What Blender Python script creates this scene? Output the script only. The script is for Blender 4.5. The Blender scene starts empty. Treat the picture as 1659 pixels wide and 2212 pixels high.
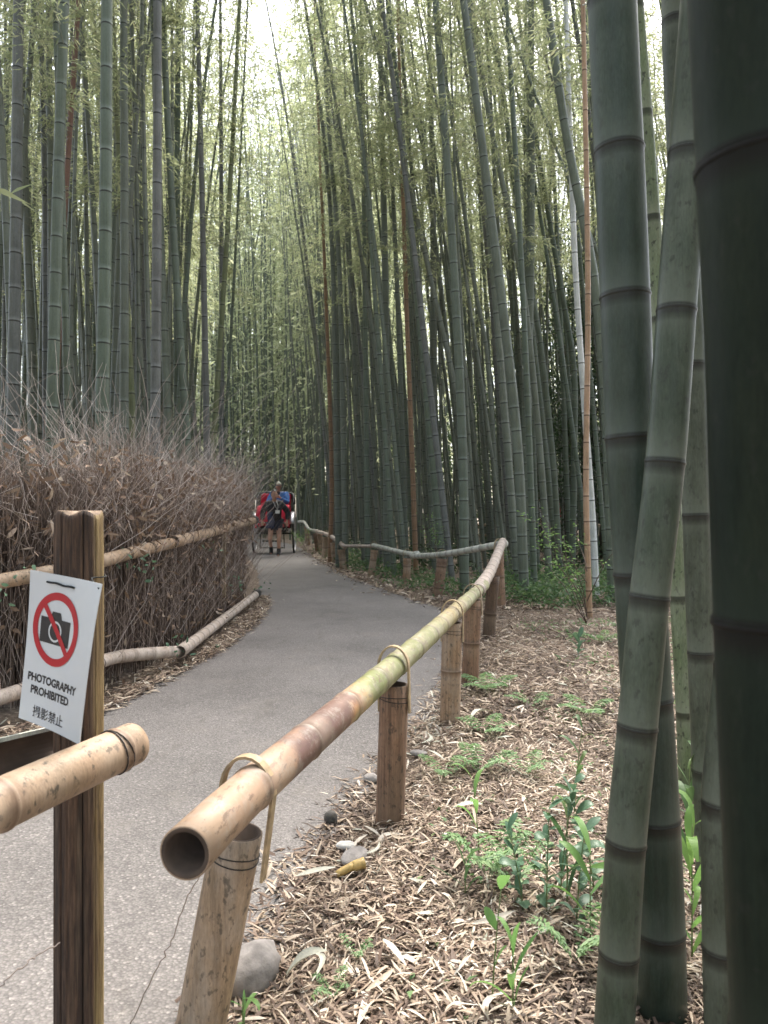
import bpy, bmesh, math, random
import numpy as np
from mathutils import Vector, Matrix, noise as mnoise

rng = np.random.default_rng(7)
random.seed(7)
S = bpy.context.scene
C = S.collection
R_ = math.radians

# ------------------------------------------------------------------ camera, sky, sun, exposure
H = 1.13                       # camera height
F, CX, CY = 1600.0, 829.5, 1106.0
cam_d = bpy.data.cameras.new('camera')
cam = bpy.data.objects.new('camera', cam_d); C.objects.link(cam)
cam.location = (0, 0, H); cam.rotation_euler = (R_(90), 0, 0)
cam_d.sensor_fit = 'HORIZONTAL'; cam_d.sensor_width = 24.0
cam_d.lens = 24.0 * F / 1659.0
cam_d.clip_start = 0.05; cam_d.clip_end = 1000
cam_d.dof.use_dof = True; cam_d.dof.focus_distance = 2.7; cam_d.dof.aperture_fstop = 6.4
S.camera = cam

SUN_EL, SUN_AZ = 58.0, 20.0     # azimuth measured from +Y towards +X
w = bpy.data.worlds.new('World'); S.world = w; w.use_nodes = True
wn = w.node_tree.nodes; wl = w.node_tree.links
sky = wn.new('ShaderNodeTexSky'); sky.sky_type = 'NISHITA'; sky.sun_disc = False
sky.sun_elevation = R_(SUN_EL); sky.sun_rotation = R_(SUN_AZ)
sky.air_density = 1.0; sky.dust_density = 4.0; sky.ozone_density = 1.0
hs = wn.new('ShaderNodeHueSaturation'); hs.inputs['Saturation'].default_value = .62; wl.new(sky.outputs[0], hs.inputs['Color']); wl.new(hs.outputs[0], wn['Background'].inputs[0]); wn['Background'].inputs[1].default_value = 0.15
sun_d = bpy.data.lights.new('sun', 'SUN'); sun_d.energy = 2.2; sun_d.angle = R_(20); sun_d.color = (1, .95, .87)
sun = bpy.data.objects.new('sun', sun_d); C.objects.link(sun)
sdir = Vector((math.sin(R_(SUN_AZ)) * math.cos(R_(SUN_EL)), math.cos(R_(SUN_AZ)) * math.cos(R_(SUN_EL)), math.sin(R_(SUN_EL))))
sun.rotation_euler = sdir.to_track_quat('Z', 'Y').to_euler()
sun.location = (0, 0, 40)
S.view_settings.view_transform = 'Standard'; S.view_settings.look = 'None'
S.view_settings.exposure = 2.15; S.view_settings.gamma = 1.0
S.cycles.use_denoising = True
S.cycles.max_bounces = 8; S.cycles.diffuse_bounces = 4; S.cycles.transmission_bounces = 6; S.cycles.glossy_bounces = 2
S.cycles.sample_clamp_indirect = 6.0

# ------------------------------------------------------------------ helpers
def at(px, py, d): return np.array([(px - CX) / F * d, d, H - (py - CY) / F * d])
def gd(px, py):
    d = H * F / (py - CY); return np.array([(px - CX) / F * d, d, 0.0])

def tag(o, label=None, cat=None, group=None, kind=None):
    if label: o['label'] = label
    if cat: o['category'] = cat
    if group: o['group'] = group
    if kind: o['kind'] = kind
    return o
def empty(name, loc=(0, 0, 0)):
    o = bpy.data.objects.new(name, None); C.objects.link(o); o.location = loc; o.empty_display_size = .1
    return o
def mesh_np(name, V, Fc, smooth=True, attrs=None, midx=None):
    """V (n,3); Fc (m,3|4) array or list of such arrays / tuples"""
    V = np.asarray(V, dtype=np.float32)
    me = bpy.data.meshes.new(name)
    if isinstance(Fc, np.ndarray): Fl = [Fc]
    else: Fl = Fc
    loops, starts, tot = [], [], 0
    nf = 0
    for A in Fl:
        A = np.asarray(A, dtype=np.int32)
        if A.size == 0: continue
        k = A.shape[1]
        loops.append(A.ravel()); starts.append(np.arange(A.shape[0], dtype=np.int32) * k + tot)
        tot += A.size; nf += A.shape[0]
    me.vertices.add(len(V)); me.vertices.foreach_set('co', V.ravel())
    me.loops.add(tot); me.loops.foreach_set('vertex_index', np.concatenate(loops))
    me.polygons.add(nf); me.polygons.foreach_set('loop_start', np.concatenate(starts))
    if midx is not None: me.polygons.foreach_set('material_index', np.asarray(midx, dtype=np.int32))
    me.update(calc_edges=True)
    me.polygons.foreach_set('use_smooth', np.full(nf, bool(smooth)))
    if attrs:
        for k, v in attrs.items():
            v = np.asarray(v, dtype=np.float32)
            if v.ndim == 1:
                a = me.attributes.new(k, 'FLOAT', 'POINT'); a.data.foreach_set('value', v)
            else:
                a = me.attributes.new(k, 'FLOAT_COLOR', 'POINT')
                c = np.ones((len(v), 4), np.float32); c[:, :3] = v; a.data.foreach_set('color', c.ravel())
    me.validate()
    return me
def link(name, me, mats, parent=None):
    o = bpy.data.objects.new(name, me); C.objects.link(o)
    if mats is not None and len(me.materials) == 0:
        for m in (mats if isinstance(mats, (list, tuple)) else [mats]): me.materials.append(m)
    if parent: o.parent = parent
    return o
class MB:
    """collects pieces of one mesh"""
    def __init__(s): s.V = []; s.T = []; s.Q = []; s.n = 0; s.A = {}; s.mt = []; s.mq = []
    def add(s, V, Fc, mi=0, **at_):
        V = np.asarray(V, float); Fc = np.asarray(Fc, int)
        s.V.append(V)
        if Fc.shape[1] == 3: s.T.append(Fc + s.n); s.mt += [mi] * len(Fc)
        else: s.Q.append(Fc + s.n); s.mq += [mi] * len(Fc)
        for k, v in at_.items(): s.A.setdefault(k, []).append(v)
        s.n += len(V); return s
    def build(s, name, mats, parent=None, smooth=True):
        Fl = ([np.concatenate(s.T)] if s.T else []) + ([np.concatenate(s.Q)] if s.Q else [])
        A = {k: np.concatenate(v) for k, v in s.A.items()} or None
        return link(name, mesh_np(name, np.concatenate(s.V), Fl, smooth, A, s.mt + s.mq), mats, parent)
def catmull(P, n):
    P = np.asarray(P, float)
    if len(P) == 2: t = np.linspace(0, 1, n)[:, None]; return P[0] * (1 - t) + P[1] * t
    E = np.concatenate([[2 * P[0] - P[1]], P, [2 * P[-1] - P[-2]]])
    L = np.concatenate([[0], np.cumsum(np.linalg.norm(np.diff(P, axis=0), axis=1))])
    s = np.linspace(0, L[-1], n); out = []
    for q in s:
        i = min(np.searchsorted(L, q, 'right') - 1, len(P) - 2); t = (q - L[i]) / (L[i + 1] - L[i])
        a, b, c, d = E[i], E[i + 1], E[i + 2], E[i + 3]
        out.append(.5 * (2 * b + (c - a) * t + (2 * a - 5 * b + 4 * c - d) * t * t + (3 * b - a - 3 * c + d) * t ** 3))
    return np.array(out)
def frames(P):
    T = np.gradient(P, axis=0); T /= np.linalg.norm(T, axis=1)[:, None] + 1e-12
    ref = np.array([1., 0, 0]) if abs(T[0][0]) < .8 else np.array([0, 1., 0])
    N = np.zeros_like(P); n = ref - T[0] * (ref @ T[0]); n /= np.linalg.norm(n)
    for i in range(len(P)):
        n = n - T[i] * (n @ T[i]); n /= np.linalg.norm(n); N[i] = n
    return T, N, np.cross(T, N)
def tube(P, r, seg=8, cap=True):
    P = np.asarray(P, float); n = len(P); r = np.broadcast_to(np.asarray(r, float), (n,))
    T, N, B = frames(P)
    a = np.arange(seg) * 2 * math.pi / seg
    V = P[:, None, :] + r[:, None, None] * (N[:, None, :] * np.cos(a)[None, :, None] + B[:, None, :] * np.sin(a)[None, :, None])
    V = V.reshape(-1, 3)
    i = np.arange(n - 1)[:, None] * seg; j = np.arange(seg)[None, :]; k = (j + 1) % seg
    Q = np.stack([i + j, i + k, i + seg + k, i + seg + j], -1).reshape(-1, 4)
    if cap:
        V = np.concatenate([V, P[:1], P[-1:]]); b = len(V)
        Q = np.concatenate([Q, np.array([[(s + 1) % seg, s, b - 2, b - 2] for s in range(0)] or np.zeros((0, 4), int), dtype=int)])
        tri = [[(s + 1) % seg, s, b - 2] for s in range(seg)] + [[(n - 1) * seg + s, (n - 1) * seg + (s + 1) % seg, b - 1] for s in range(seg)]
        return V, Q, np.array(tri)
    return V, Q, None
def tube_obj(name, P, r, mat, parent=None, seg=8):
    V, Q, T = tube(P, r, seg)
    return link(name, mesh_np(name, V, [Q, T]), mat, parent)
def box_vf(c, s, R=None):
    c = np.asarray(c, float); s = np.asarray(s, float) / 2
    V = np.array([[x, y, z] for x in (-1, 1) for y in (-1, 1) for z in (-1, 1)]) * s
    if R is not None: V = V @ np.asarray(R).T
    Q = np.array([[0, 1, 3, 2], [4, 6, 7, 5], [0, 4, 5, 1], [2, 3, 7, 6], [0, 2, 6, 4], [1, 5, 7, 3]])
    return V + c, Q
def multi_tubes(P, r, seg=3):
    """P (m,k,3), r (m,k): many thin tubes at once"""
    m, k, _ = P.shape
    T = np.gradient(P, axis=1); T /= np.linalg.norm(T, axis=2)[..., None] + 1e-9
    ref = rng.normal(size=(m, 1, 3)); N = np.cross(T, ref); N /= np.linalg.norm(N, axis=2)[..., None] + 1e-9
    B = np.cross(T, N)
    a = np.arange(seg) * 2 * math.pi / seg
    V = P[:, :, None, :] + r[:, :, None, None] * (N[:, :, None, :] * np.cos(a)[None, None, :, None] + B[:, :, None, :] * np.sin(a)[None, None, :, None])
    base = (np.arange(m)[:, None, None] * k + np.arange(k - 1)[None, :, None]) * seg
    j = np.arange(seg)[None, None, :]; q = (j + 1) % seg
    Q = np.stack([base + j, base + q, base + seg + q, base + seg + j], -1).reshape(-1, 4)
    return V.reshape(-1, 3), Q
def unit(v): return v / (np.linalg.norm(v, axis=-1, keepdims=True) + 1e-9)
def leaves4(P, D, U, L, W, fold=.15):
    """diamond leaves: P base, D direction, U normal; returns V,Q"""
    D = unit(D); X = unit(np.cross(D, U)); N = np.cross(X, D)
    L = L[:, None]; W = W[:, None]
    V = np.stack([P, P + D * L * .38 + X * W * .5 + N * W * fold, P + D * L - N * L * .12, P + D * L * .38 - X * W * .5 + N * W * fold], 1).reshape(-1, 3)
    i = np.arange(len(P))[:, None] * 4
    return V, i + np.array([[0, 1, 2, 3]])
def leaves6(P, D, U, L, W, curl):
    """curled lance leaves, 6 verts"""
    D = unit(D); X = unit(np.cross(D, U)); N = np.cross(X, D)
    L = L[:, None]; W = W[:, None]; c = curl[:, None]
    m1 = P + D * L * .25 + N * c * L * .5; m2 = P + D * L * .65 + N * c * L * .6; tip = P + D * L * .98
    up = N * W * .25
    V = np.stack([P, m1 + X * W * .42 + up, m1 - X * W * .42 + up, m2 + X * W * .36 + up, m2 - X * W * .36 + up, tip], 1).reshape(-1, 3)
    i = np.arange(len(P))[:, None] * 6
    T = np.concatenate([i + np.array([[0, 1, 2]]), i + np.array([[3, 5, 4]])])
    Q = i + np.array([[1, 3, 4, 2]])
    return V, T, Q

# ------------------------------------------------------------------ materials
def newmat(name):
    m = bpy.data.materials.new(name); m.use_nodes = True
    nt = m.node_tree; return m, nt, nt.nodes, nt.links, nt.nodes['Principled BSDF']
def ramp(nt, fac, stops, interp='LINEAR'):
    r = nt.nodes.new('ShaderNodeValToRGB'); e = r.color_ramp.elements; r.color_ramp.interpolation = interp
    while len(e) < len(stops): e.new(.5)
    for x, (p, c) in zip(e, stops):
        x.position = p; x.color = (c, c, c, 1) if isinstance(c, (int, float)) else (*c, 1)
    nt.links.new(fac, r.inputs[0]); return r.outputs[0]
def mix(nt, fac, a, b, mode='MIX'):
    m = nt.nodes.new('ShaderNodeMix'); m.data_type = 'RGBA'; m.blend_type = mode
    for s, v in ((0, fac), (6, a), (7, b)):
        if isinstance(v, (int, float)): m.inputs[s].default_value = v
        elif isinstance(v, tuple): m.inputs[s].default_value = (*v, 1)
        else: nt.links.new(v, m.inputs[s])
    return m.outputs[2]
def coord(nt, scale, kind='Object'):
    t = nt.nodes.new('ShaderNodeTexCoord'); mp = nt.nodes.new('ShaderNodeMapping'); mp.inputs['Scale'].default_value = scale
    nt.links.new(t.outputs[kind], mp.inputs[0]); return mp.outputs[0]
def noise(nt, vec, scale, detail=4, rough=.55):
    n = nt.nodes.new('ShaderNodeTexNoise'); n.inputs['Scale'].default_value = scale; n.inputs['Detail'].default_value = detail
    n.inputs['Roughness'].default_value = rough
    if vec is not None: nt.links.new(vec, n.inputs['Vector'])
    return n.outputs[0]
def attr(nt, name, out=2):
    a = nt.nodes.new('ShaderNodeAttribute'); a.attribute_name = name; return a.outputs[out]
def bump(nt, bs, h, strength=.3, dist=.01):
    b = nt.nodes.new('ShaderNodeBump'); b.inputs['Strength'].default_value = strength; b.inputs['Distance'].default_value = dist
    nt.links.new(h, b.inputs['Height']); nt.links.new(b.outputs[0], bs.inputs['Normal'])
def simple(name, col, rough=.6, metal=0, var=.25, scale=30, bmp=0):
    m, nt, N, L, bs = newmat(name)
    n = noise(nt, coord(nt, (1, 1, 1)), scale)
    f = ramp(nt, n, [(.25, 1 - var), (.75, 1 + var)])
    L.new(mix(nt, 1.0, tuple(col), f, 'MULTIPLY'), bs.inputs['Base Color'])
    bs.inputs['Roughness'].default_value = rough; bs.inputs['Metallic'].default_value = metal
    if bmp: bump(nt, bs, n, bmp)
    return m
def culm_mat(name, stops, pale=(.30, .33, .30), bloom=.35, spots=.25, dark=(.02, .018, .015), rough=.42, streak=.25, patch=None, spec=.35):
    """bamboo wall: colour by object, long streaks, pale bloom blotches, dark specks; node grooves from the mesh attribute nd"""
    m, nt, N, L, bs = newmat(name)
    oi = N.new('ShaderNodeObjectInfo')
    base = ramp(nt, oi.outputs['Random'], stops)
    v1 = coord(nt, (90, 90, 2.6)); st = noise(nt, v1, 1, 6, .65)
    c = mix(nt, 1.0, base, ramp(nt, st, [(.28, 1 - streak * 1.3), (.72, 1 + streak * 1.3)]), 'MULTIPLY')
    v2 = coord(nt, (9, 9, 3.0)); bl = noise(nt, v2, 1, 7, .72)
    c = mix(nt, ramp(nt, bl, [(.42, 0.), (.66, bloom)]), c, pale)
    gr = noise(nt, coord(nt, (5, 5, 1.2)), 1, 6, .7)
    c = mix(nt, ramp(nt, gr, [(.48, 0.), (.62, .55)]), c, mix(nt, .5, base, (.035, .040, .022)))
    fs = noise(nt, coord(nt, (260, 260, 60)), 1, 3, .7)
    c = mix(nt, 1.0, c, ramp(nt, fs, [(.3, .82), (.7, 1.18)]), 'MULTIPLY')
    if patch:
        pn = noise(nt, coord(nt, (9, 9, 9)), 1.0, 6, .7)
        c = mix(nt, ramp(nt, pn, [(.48, 0.), (.6, 1.)]), c, patch)
    sp = noise(nt, coord(nt, (60, 60, 38)), 1.0, 3, .6)
    c = mix(nt, ramp(nt, sp, [(.57, 0.), (.66, spots)]), c, (.03, .03, .025))
    a = N.new('ShaderNodeAttribute'); a.attribute_name = 'nd'
    sep = N.new('ShaderNodeSeparateColor'); L.new(a.outputs[0], sep.inputs[0])
    c = mix(nt, sep.outputs[1], c, tuple(min(1, x * 1.15) for x in pale))
    c = mix(nt, sep.outputs[0], c, dark)
    L.new(c, bs.inputs['Base Color'])
    L.new(ramp(nt, bl, [(.3, rough - .08), (.7, rough + .2)]), bs.inputs['Roughness'])
    bs.inputs['Specular IOR Level'].default_value = spec
    bump(nt, bs, st, .12, .004)
    return m
M = {}
M['green'] = culm_mat('culm_green', [(0, (.102, .130, .09)), (.35, (.118, .138, .102)), (.6, (.138, .146, .118)), (.8, (.088, .114, .078)), (1, (.145, .145, .125))], pale=(.20, .225, .20), bloom=.3)
M['mid'] = culm_mat('culm_mid', [(0, (.086, .112, .078)), (.5, (.108, .128, .095)), (1, (.125, .134, .108))], pale=(.17, .20, .175), bloom=.25)
M['grey'] = culm_mat('culm_grey', [(0, (.10, .105, .098)), (1, (.125, .125, .12))], pale=(.22, .23, .22), bloom=.4)
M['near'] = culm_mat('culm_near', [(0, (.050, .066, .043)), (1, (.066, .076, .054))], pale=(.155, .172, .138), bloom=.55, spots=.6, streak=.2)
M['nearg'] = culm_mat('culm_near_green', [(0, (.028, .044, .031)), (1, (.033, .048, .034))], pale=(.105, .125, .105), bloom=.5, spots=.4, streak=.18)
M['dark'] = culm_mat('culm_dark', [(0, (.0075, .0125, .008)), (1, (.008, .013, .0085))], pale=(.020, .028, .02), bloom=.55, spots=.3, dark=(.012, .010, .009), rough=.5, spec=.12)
M['mott'] = culm_mat('culm_mottled', [(0, (.12, .16, .085)), (1, (.13, .17, .09))], pale=(.26, .28, .22), bloom=.6, spots=.8)
M['olive'] = culm_mat('culm_olive', [(0, (.13, .15, .065)), (1, (.15, .16, .08))], pale=(.24, .25, .18), bloom=.3)
M['white'] = culm_mat('culm_white', [(0, (.52, .54, .53)), (1, (.55, .56, .55))], pale=(.66, .68, .68), bloom=.6, spots=.15, dark=(.06, .06, .05))
M['red'] = culm_mat('culm_red', [(0, (.17, .085, .062)), (1, (.19, .10, .075))], pale=(.26, .18, .15), bloom=.4)
M['tan'] = culm_mat('culm_tan', [(0, (.34, .21, .13)), (1, (.36, .23, .145))], pale=(.46, .34, .25), bloom=.35, dark=(.10, .055, .035))
M['brown'] = culm_mat('culm_brown', [(0, (.22, .125, .070)), (1, (.25, .15, .085))], pale=(.30, .21, .15), bloom=.3, dark=(.07, .04, .025))
M['rail_tan'] = culm_mat('rail_tan', [(0, (.33, .215, .13)), (1, (.31, .21, .135))], pale=(.42, .33, .25), bloom=.6, spots=.75, dark=(.13, .075, .05), streak=.16, rough=.5)
M['rail_moss'] = culm_mat('rail_moss', [(0, (.36, .33, .17)), (1, (.38, .36, .2))], pale=(.52, .46, .37), bloom=.8, spots=.3, dark=(.16, .12, .07), streak=.2, patch=(.30, .33, .10), rough=.55)
M['rail_grey'] = culm_mat('rail_grey', [(0, (.42, .43, .36)), (1, (.46, .45, .39))], pale=(.60, .58, .54), bloom=.6, spots=.3, dark=(.08, .06, .05), rough=.55)
M['rail_pink'] = culm_mat('rail_pink', [(0, (.37, .29, .235)), (1, (.41, .33, .275))], pale=(.52, .47, .43), bloom=.6, spots=.3, dark=(.1, .07, .05), rough=.55)
M['post_tan'] = culm_mat('post_tan', [(0, (.31, .195, .12)), (.5, (.33, .23, .15)), (1, (.27, .165, .10))], pale=(.44, .36, .29), bloom=.75, spots=.6, dark=(.09, .05, .035), streak=.35, rough=.6)
M['post_brown'] = culm_mat('post_brown', [(0, (.24, .135, .085)), (1, (.17, .10, .065))], pale=(.36, .27, .20), bloom=.4, spots=.6, dark=(.05, .03, .02), streak=.5, rough=.6)
M['post_dark'] = culm_mat('post_dark', [(0, (.10, .06, .04)), (1, (.12, .075, .05))], pale=(.24, .18, .13), bloom=.4, spots=.6, dark=(.03, .02, .015), streak=.5, rough=.65)
M['strip'] = simple('bamboo_strip', (.36, .26, .15), .5, 0, .45, 40)
M['strip_grey'] = simple('bamboo_strip_weathered', (.30, .23, .15), .6, 0, .35, 40)
M['wire'] = simple('wire', (.035, .03, .028), .5, .5)
M['hollow'] = simple('bamboo_inside', (.075, .05, .036), .8, 0, .4, 20)
M['black'] = simple('black_rubber', (.015, .015, .015), .6)
M['string'] = simple('black_string', (.012, .014, .014), .9)

def leaf_mat(name, stops, trans=.45, rough=.5, tcol=1.5):
    m, nt, N, L, bs = newmat(name)
    c = ramp(nt, attr(nt, 'lc'), stops)
    L.new(c, bs.inputs['Base Color']); bs.inputs['Roughness'].default_value = rough; bs.inputs['Specular IOR Level'].default_value = .3
    if trans:
        t = N.new('ShaderNodeBsdfTranslucent'); L.new(mix(nt, 1.0, c, (tcol, tcol, tcol * .86), 'MULTIPLY'), t.inputs[0])
        ms = N.new('ShaderNodeMixShader'); ms.inputs[0].default_value = trans
        L.new(bs.outputs[0], ms.inputs[1]); L.new(t.outputs[0], ms.inputs[2])
        L.new(ms.outputs[0], N['Material Output'].inputs[0])
    return m
M['leaf'] = leaf_mat('bamboo_leaf', [(0, (.17, .205, .12)), (.5, (.265, .295, .185)), (.8, (.35, .365, .245)), (1, (.44, .43, .31))], .58)
M['leaf_far'] = leaf_mat('far_bamboo_leaf', [(0, (.24, .28, .19)), (.5, (.35, .385, .27)), (.8, (.44, .46, .34)), (1, (.53, .54, .43))], .6)  # paler than the near leaves: distance haze put into the leaf colour
M['leaf_dark'] = leaf_mat('evergreen_leaf', [(0, (.025, .05, .025)), (.6, (.05, .085, .04)), (1, (.09, .13, .06))], .25)
M['leaf_under'] = leaf_mat('undergrowth_leaf', [(0, (.05, .10, .045)), (.6, (.09, .16, .065)), (1, (.16, .22, .09))], .35)
M['leaf_fresh'] = leaf_mat('fresh_leaf', [(0, (.12, .24, .08)), (1, (.20, .34, .10))], .4)
M['leaf_blue'] = leaf_mat('glossy_leaf', [(0, (.07, .14, .085)), (1, (.13, .21, .13))], .25, .4)
M['leaf_fern'] = leaf_mat('pale_fern_leaf', [(0, (.13, .24, .11)), (1, (.24, .34, .16))], .35)
M['litter'] = leaf_mat('dry_leaf', [(0, (.06, .040, .030)), (.2, (.15, .10, .075)), (.45, (.34, .255, .185)), (.75, (.55, .455, .355)), (.92, (.69, .63, .55)), (1, (.42, .44, .35))], .12, .6, 1.0)
M['deadleaf'] = leaf_mat('dead_leaf', [(0, (.13, .082, .06)), (.6, (.28, .19, .135)), (1, (.56, .46, .37))], .2, .7, 1.0)
M['twig'] = leaf_mat('brush_twig', [(0, (.08, .053, .042)), (.45, (.20, .152, .125)), (.75, (.40, .325, .285)), (1, (.62, .55, .51))], 0, .8)
M['branch'] = simple('bamboo_branch', (.13, .13, .09), .6)

def asphalt():
    m, nt, N, L, bs = newmat('asphalt')
    v = coord(nt, (1, 1, 1))
    vo = N.new('ShaderNodeTexVoronoi'); vo.inputs['Scale'].default_value = 130; L.new(v, vo.inputs['Vector'])
    sp = N.new('ShaderNodeSeparateColor'); L.new(vo.outputs['Color'], sp.inputs[0])
    c = ramp(nt, sp.outputs[0], [(0, (.125, .113, .106)), (.5, (.17, .154, .146)), (.9, (.195, .178, .167)), (1, (.29, .265, .245))])
    c = mix(nt, ramp(nt, vo.outputs['Distance'], [(.35, 0.), (.8, .6)]), c, (.075, .068, .064))
    lg = noise(nt, v, .7, 6, .65)
    c = mix(nt, 1.0, c, ramp(nt, lg, [(.3, .68), (.5, 1.0), (.7, 1.22)]), 'MULTIPLY')
    st = noise(nt, coord(nt, (1.6, .5, 1)), 4, 7, .72)
    c = mix(nt, ramp(nt, st, [(.56, 0.), (.72, .5)]), c, (.075, .064, .052))
    du = noise(nt, v, 2.3, 7, .7)
    c = mix(nt, ramp(nt, du, [(.55, 0.), (.72, .4)]), c, (.215, .188, .162))
    L.new(c, bs.inputs['Base Color']); bs.inputs['Roughness'].default_value = .85
    bump(nt, bs, vo.outputs['Distance'], .5, .004)
    return m
M['asphalt'] = asphalt()
def soil():
    m, nt, N, L, bs = newmat('soil')
    v = coord(nt, (1, 1, 1)); n = noise(nt, v, 22, 8, .7); n2 = noise(nt, v, 2.0, 4)
    c = ramp(nt, n, [(.3, (.07, .048, .035)), (.5, (.17, .125, .09)), (.62, (.33, .255, .19)), (.75, (.46, .38, .29))])
    c = mix(nt, 1.0, c, ramp(nt, n2, [(.3, .8), (.7, 1.15)]), 'MULTIPLY')
    L.new(c, bs.inputs['Base Color']); bs.inputs['Roughness'].default_value = .95
    bump(nt, bs, n, .8, .03); return m
M['soil'] = soil()
def stone(name, col):
    return simple(name, col, .9, 0, .4, 25, .6)
M['stone'] = stone('grey_stone', (.26, .235, .22)); M['stone_dark'] = stone('dark_stone', (.075, .068, .06)); M['stone_white'] = stone('white_stone', (.6, .57, .53))

# ------------------------------------------------------------------ path shape
PR = np.array([(-.28, -3), (-.30, 0), (-.335, 1.63), (-.27, 2.43), (-.15, 2.75), (.0, 3.39), (.18, 3.98), (.40, 4.83), (.64, 6.15), (.80, 7.4), (.66, 8.65), (.15, 10.1), (-.42, 12.1), (-.8, 13.5), (-1.45, 16.6), (-2.3, 21.5), (-3.3, 26), (-5.2, 31), (-9, 36)])
PL = np.array([(-3.6, -3), (-3.4, 0), (-3.0, 1.63), (-2.6, 2.43), (-2.45, 2.75), (-2.05, 3.4), (-1.62, 3.98), (-1.5, 4.7), (-1.33, 6.0), (-1.30, 7.4), (-1.40, 8.86), (-1.66, 10.3), (-2.0, 12.1), (-2.3, 13.8), (-2.95, 16.8), (-4.0, 21.3), (-5.1, 25.3), (-7, 30), (-10.5, 34.5)])
def xr(d): return np.interp(d, PR[:, 1], PR[:, 0])
def xl(d): return np.interp(d, PL[:, 1], PL[:, 0])
def gz(x, y):
    """ground relief"""
    v = .022 * mnoise.noise((x * 1.3, y * 1.3, 0)) + .012 * mnoise.noise((x * 4, y * 4, 3))
    e = min(1, max(0, (x - float(xr(y)) - .05) / .5)) if x > (xr(y) + xl(y)) / 2 else min(1, max(0, (float(xl(y)) - x - .05) / .5))
    return (v + .03) * e - .012 * (1 - e)
gx = np.concatenate([np.linspace(-160, -12, 16), np.linspace(-10, -3, 24), np.linspace(-2.9, 4, 110), np.linspace(4.3, 12, 24), np.linspace(15, 160, 16)])
gy = np.concatenate([np.linspace(-30, -4, 6), np.linspace(-3, 1, 14), np.linspace(1.1, 12, 150), np.linspace(12.3, 40, 60), np.linspace(45, 260, 14)])
GX, GY = np.meshgrid(gx, gy)
GV = np.array([(x, y, gz(x, y)) for x, y in zip(GX.ravel(), GY.ravel())])
nx = len(gx); i = np.arange(len(gy) - 1)[:, None] * nx; j = np.arange(nx - 1)[None, :]
ground = link('ground', mesh_np('ground', GV, np.stack([i + j, i + j + 1, i + nx + j + 1, i + nx + j], -1).reshape(-1, 4)), M['soil'])
tag(ground, 'brown soil of the grove floor', None, None, 'structure')
# path sheet with ragged edges
d_ = np.concatenate([np.arange(-3, 1, .3), np.arange(1, 12, .06), np.arange(12, 34, .25)])
PV, PQ = [], []
for k, d in enumerate(d_):
    a = float(xl(d)) - .05 + .05 * mnoise.noise((0, d * 3, 1)) + .02 * mnoise.noise((0, d * 14, 1)); b = float(xr(d)) + .04 + .06 * mnoise.noise((5, d * 3, 1)) + .025 * mnoise.noise((5, d * 14, 1))
    for t in range(9): PV.append((a + (b - a) * t / 8, d, .004 + .006 * math.sin(math.pi * t / 8)))
    if k: PQ += [[(k - 1) * 9 + t, (k - 1) * 9 + t + 1, k * 9 + t + 1, k * 9 + t] for t in range(8)]
path = link('path', mesh_np('path', PV, np.array(PQ)), M['asphalt'])
tag(path, 'grey asphalt footpath curving away between fences', None, None, 'structure')

# ------------------------------------------------------------------ bamboo poles: culms, rails and posts share one builder
PROFILE = {  # (offset along axis in node units, radius factor, dark, pale)
    'near': [(-.07, 1, 0, 0), (-.03, 1, .1, .25), (-.012, 1.0, .75, 0), (-.004, 1.012, .8, 0), (.004, 1.012, .8, 0), (.009, 1.0, .1, .5), (.03, 1, 0, .3), (.09, 1, 0, 0)],
    'far': [(-.011, 1, 0, .15), (-.0045, 1.0, 1, 0), (.003, 1.035, .8, 0), (.009, 1.0, 0, .45), (.05, 1, 0, 0)],
    'rail': [(-.03, 1, 0, 0), (-.008, 1.0, .45, .1), (-.002, 1.06, .25, .4), (.005, 1.05, .7, 0), (.011, 1.0, .4, .1), (.035, 1, 0, .25)],
}
def pole_rings(P, rf, nodes, prof, k=1.0, extra=8):
    """resample polyline P at the node profile; returns pts, radii, nd colours"""
    P = np.asarray(P, float)
    L = np.concatenate([[0], np.cumsum(np.linalg.norm(np.diff(P, axis=0), axis=1))]); T = L[-1]
    items = [(0, 1, 0, 0), (T, 1, 0, 0)]
    for s in nodes:
        for (o, f, dk, pl) in PROFILE[prof]:
            q = s + o * k
            if 0 < q < T: items.append((q, f, dk, pl))
    if extra:
        for s in np.linspace(0, T, extra + 2)[1:-1]:
            if len(nodes) == 0 or np.min(np.abs(np.asarray(nodes) - s)) > .08 * k: items.append((s, 1, 0, 0))
    items.sort(); A = np.array(items)
    s = A[:, 0]
    X = np.stack([np.interp(s, L, P[:, c]) for c in range(3)], 1)
    r = np.array([rf(q / T) for q in s]) * A[:, 1]
    col = np.stack([A[:, 2], A[:, 3], s / T], 1)
    return X, r, col
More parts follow.
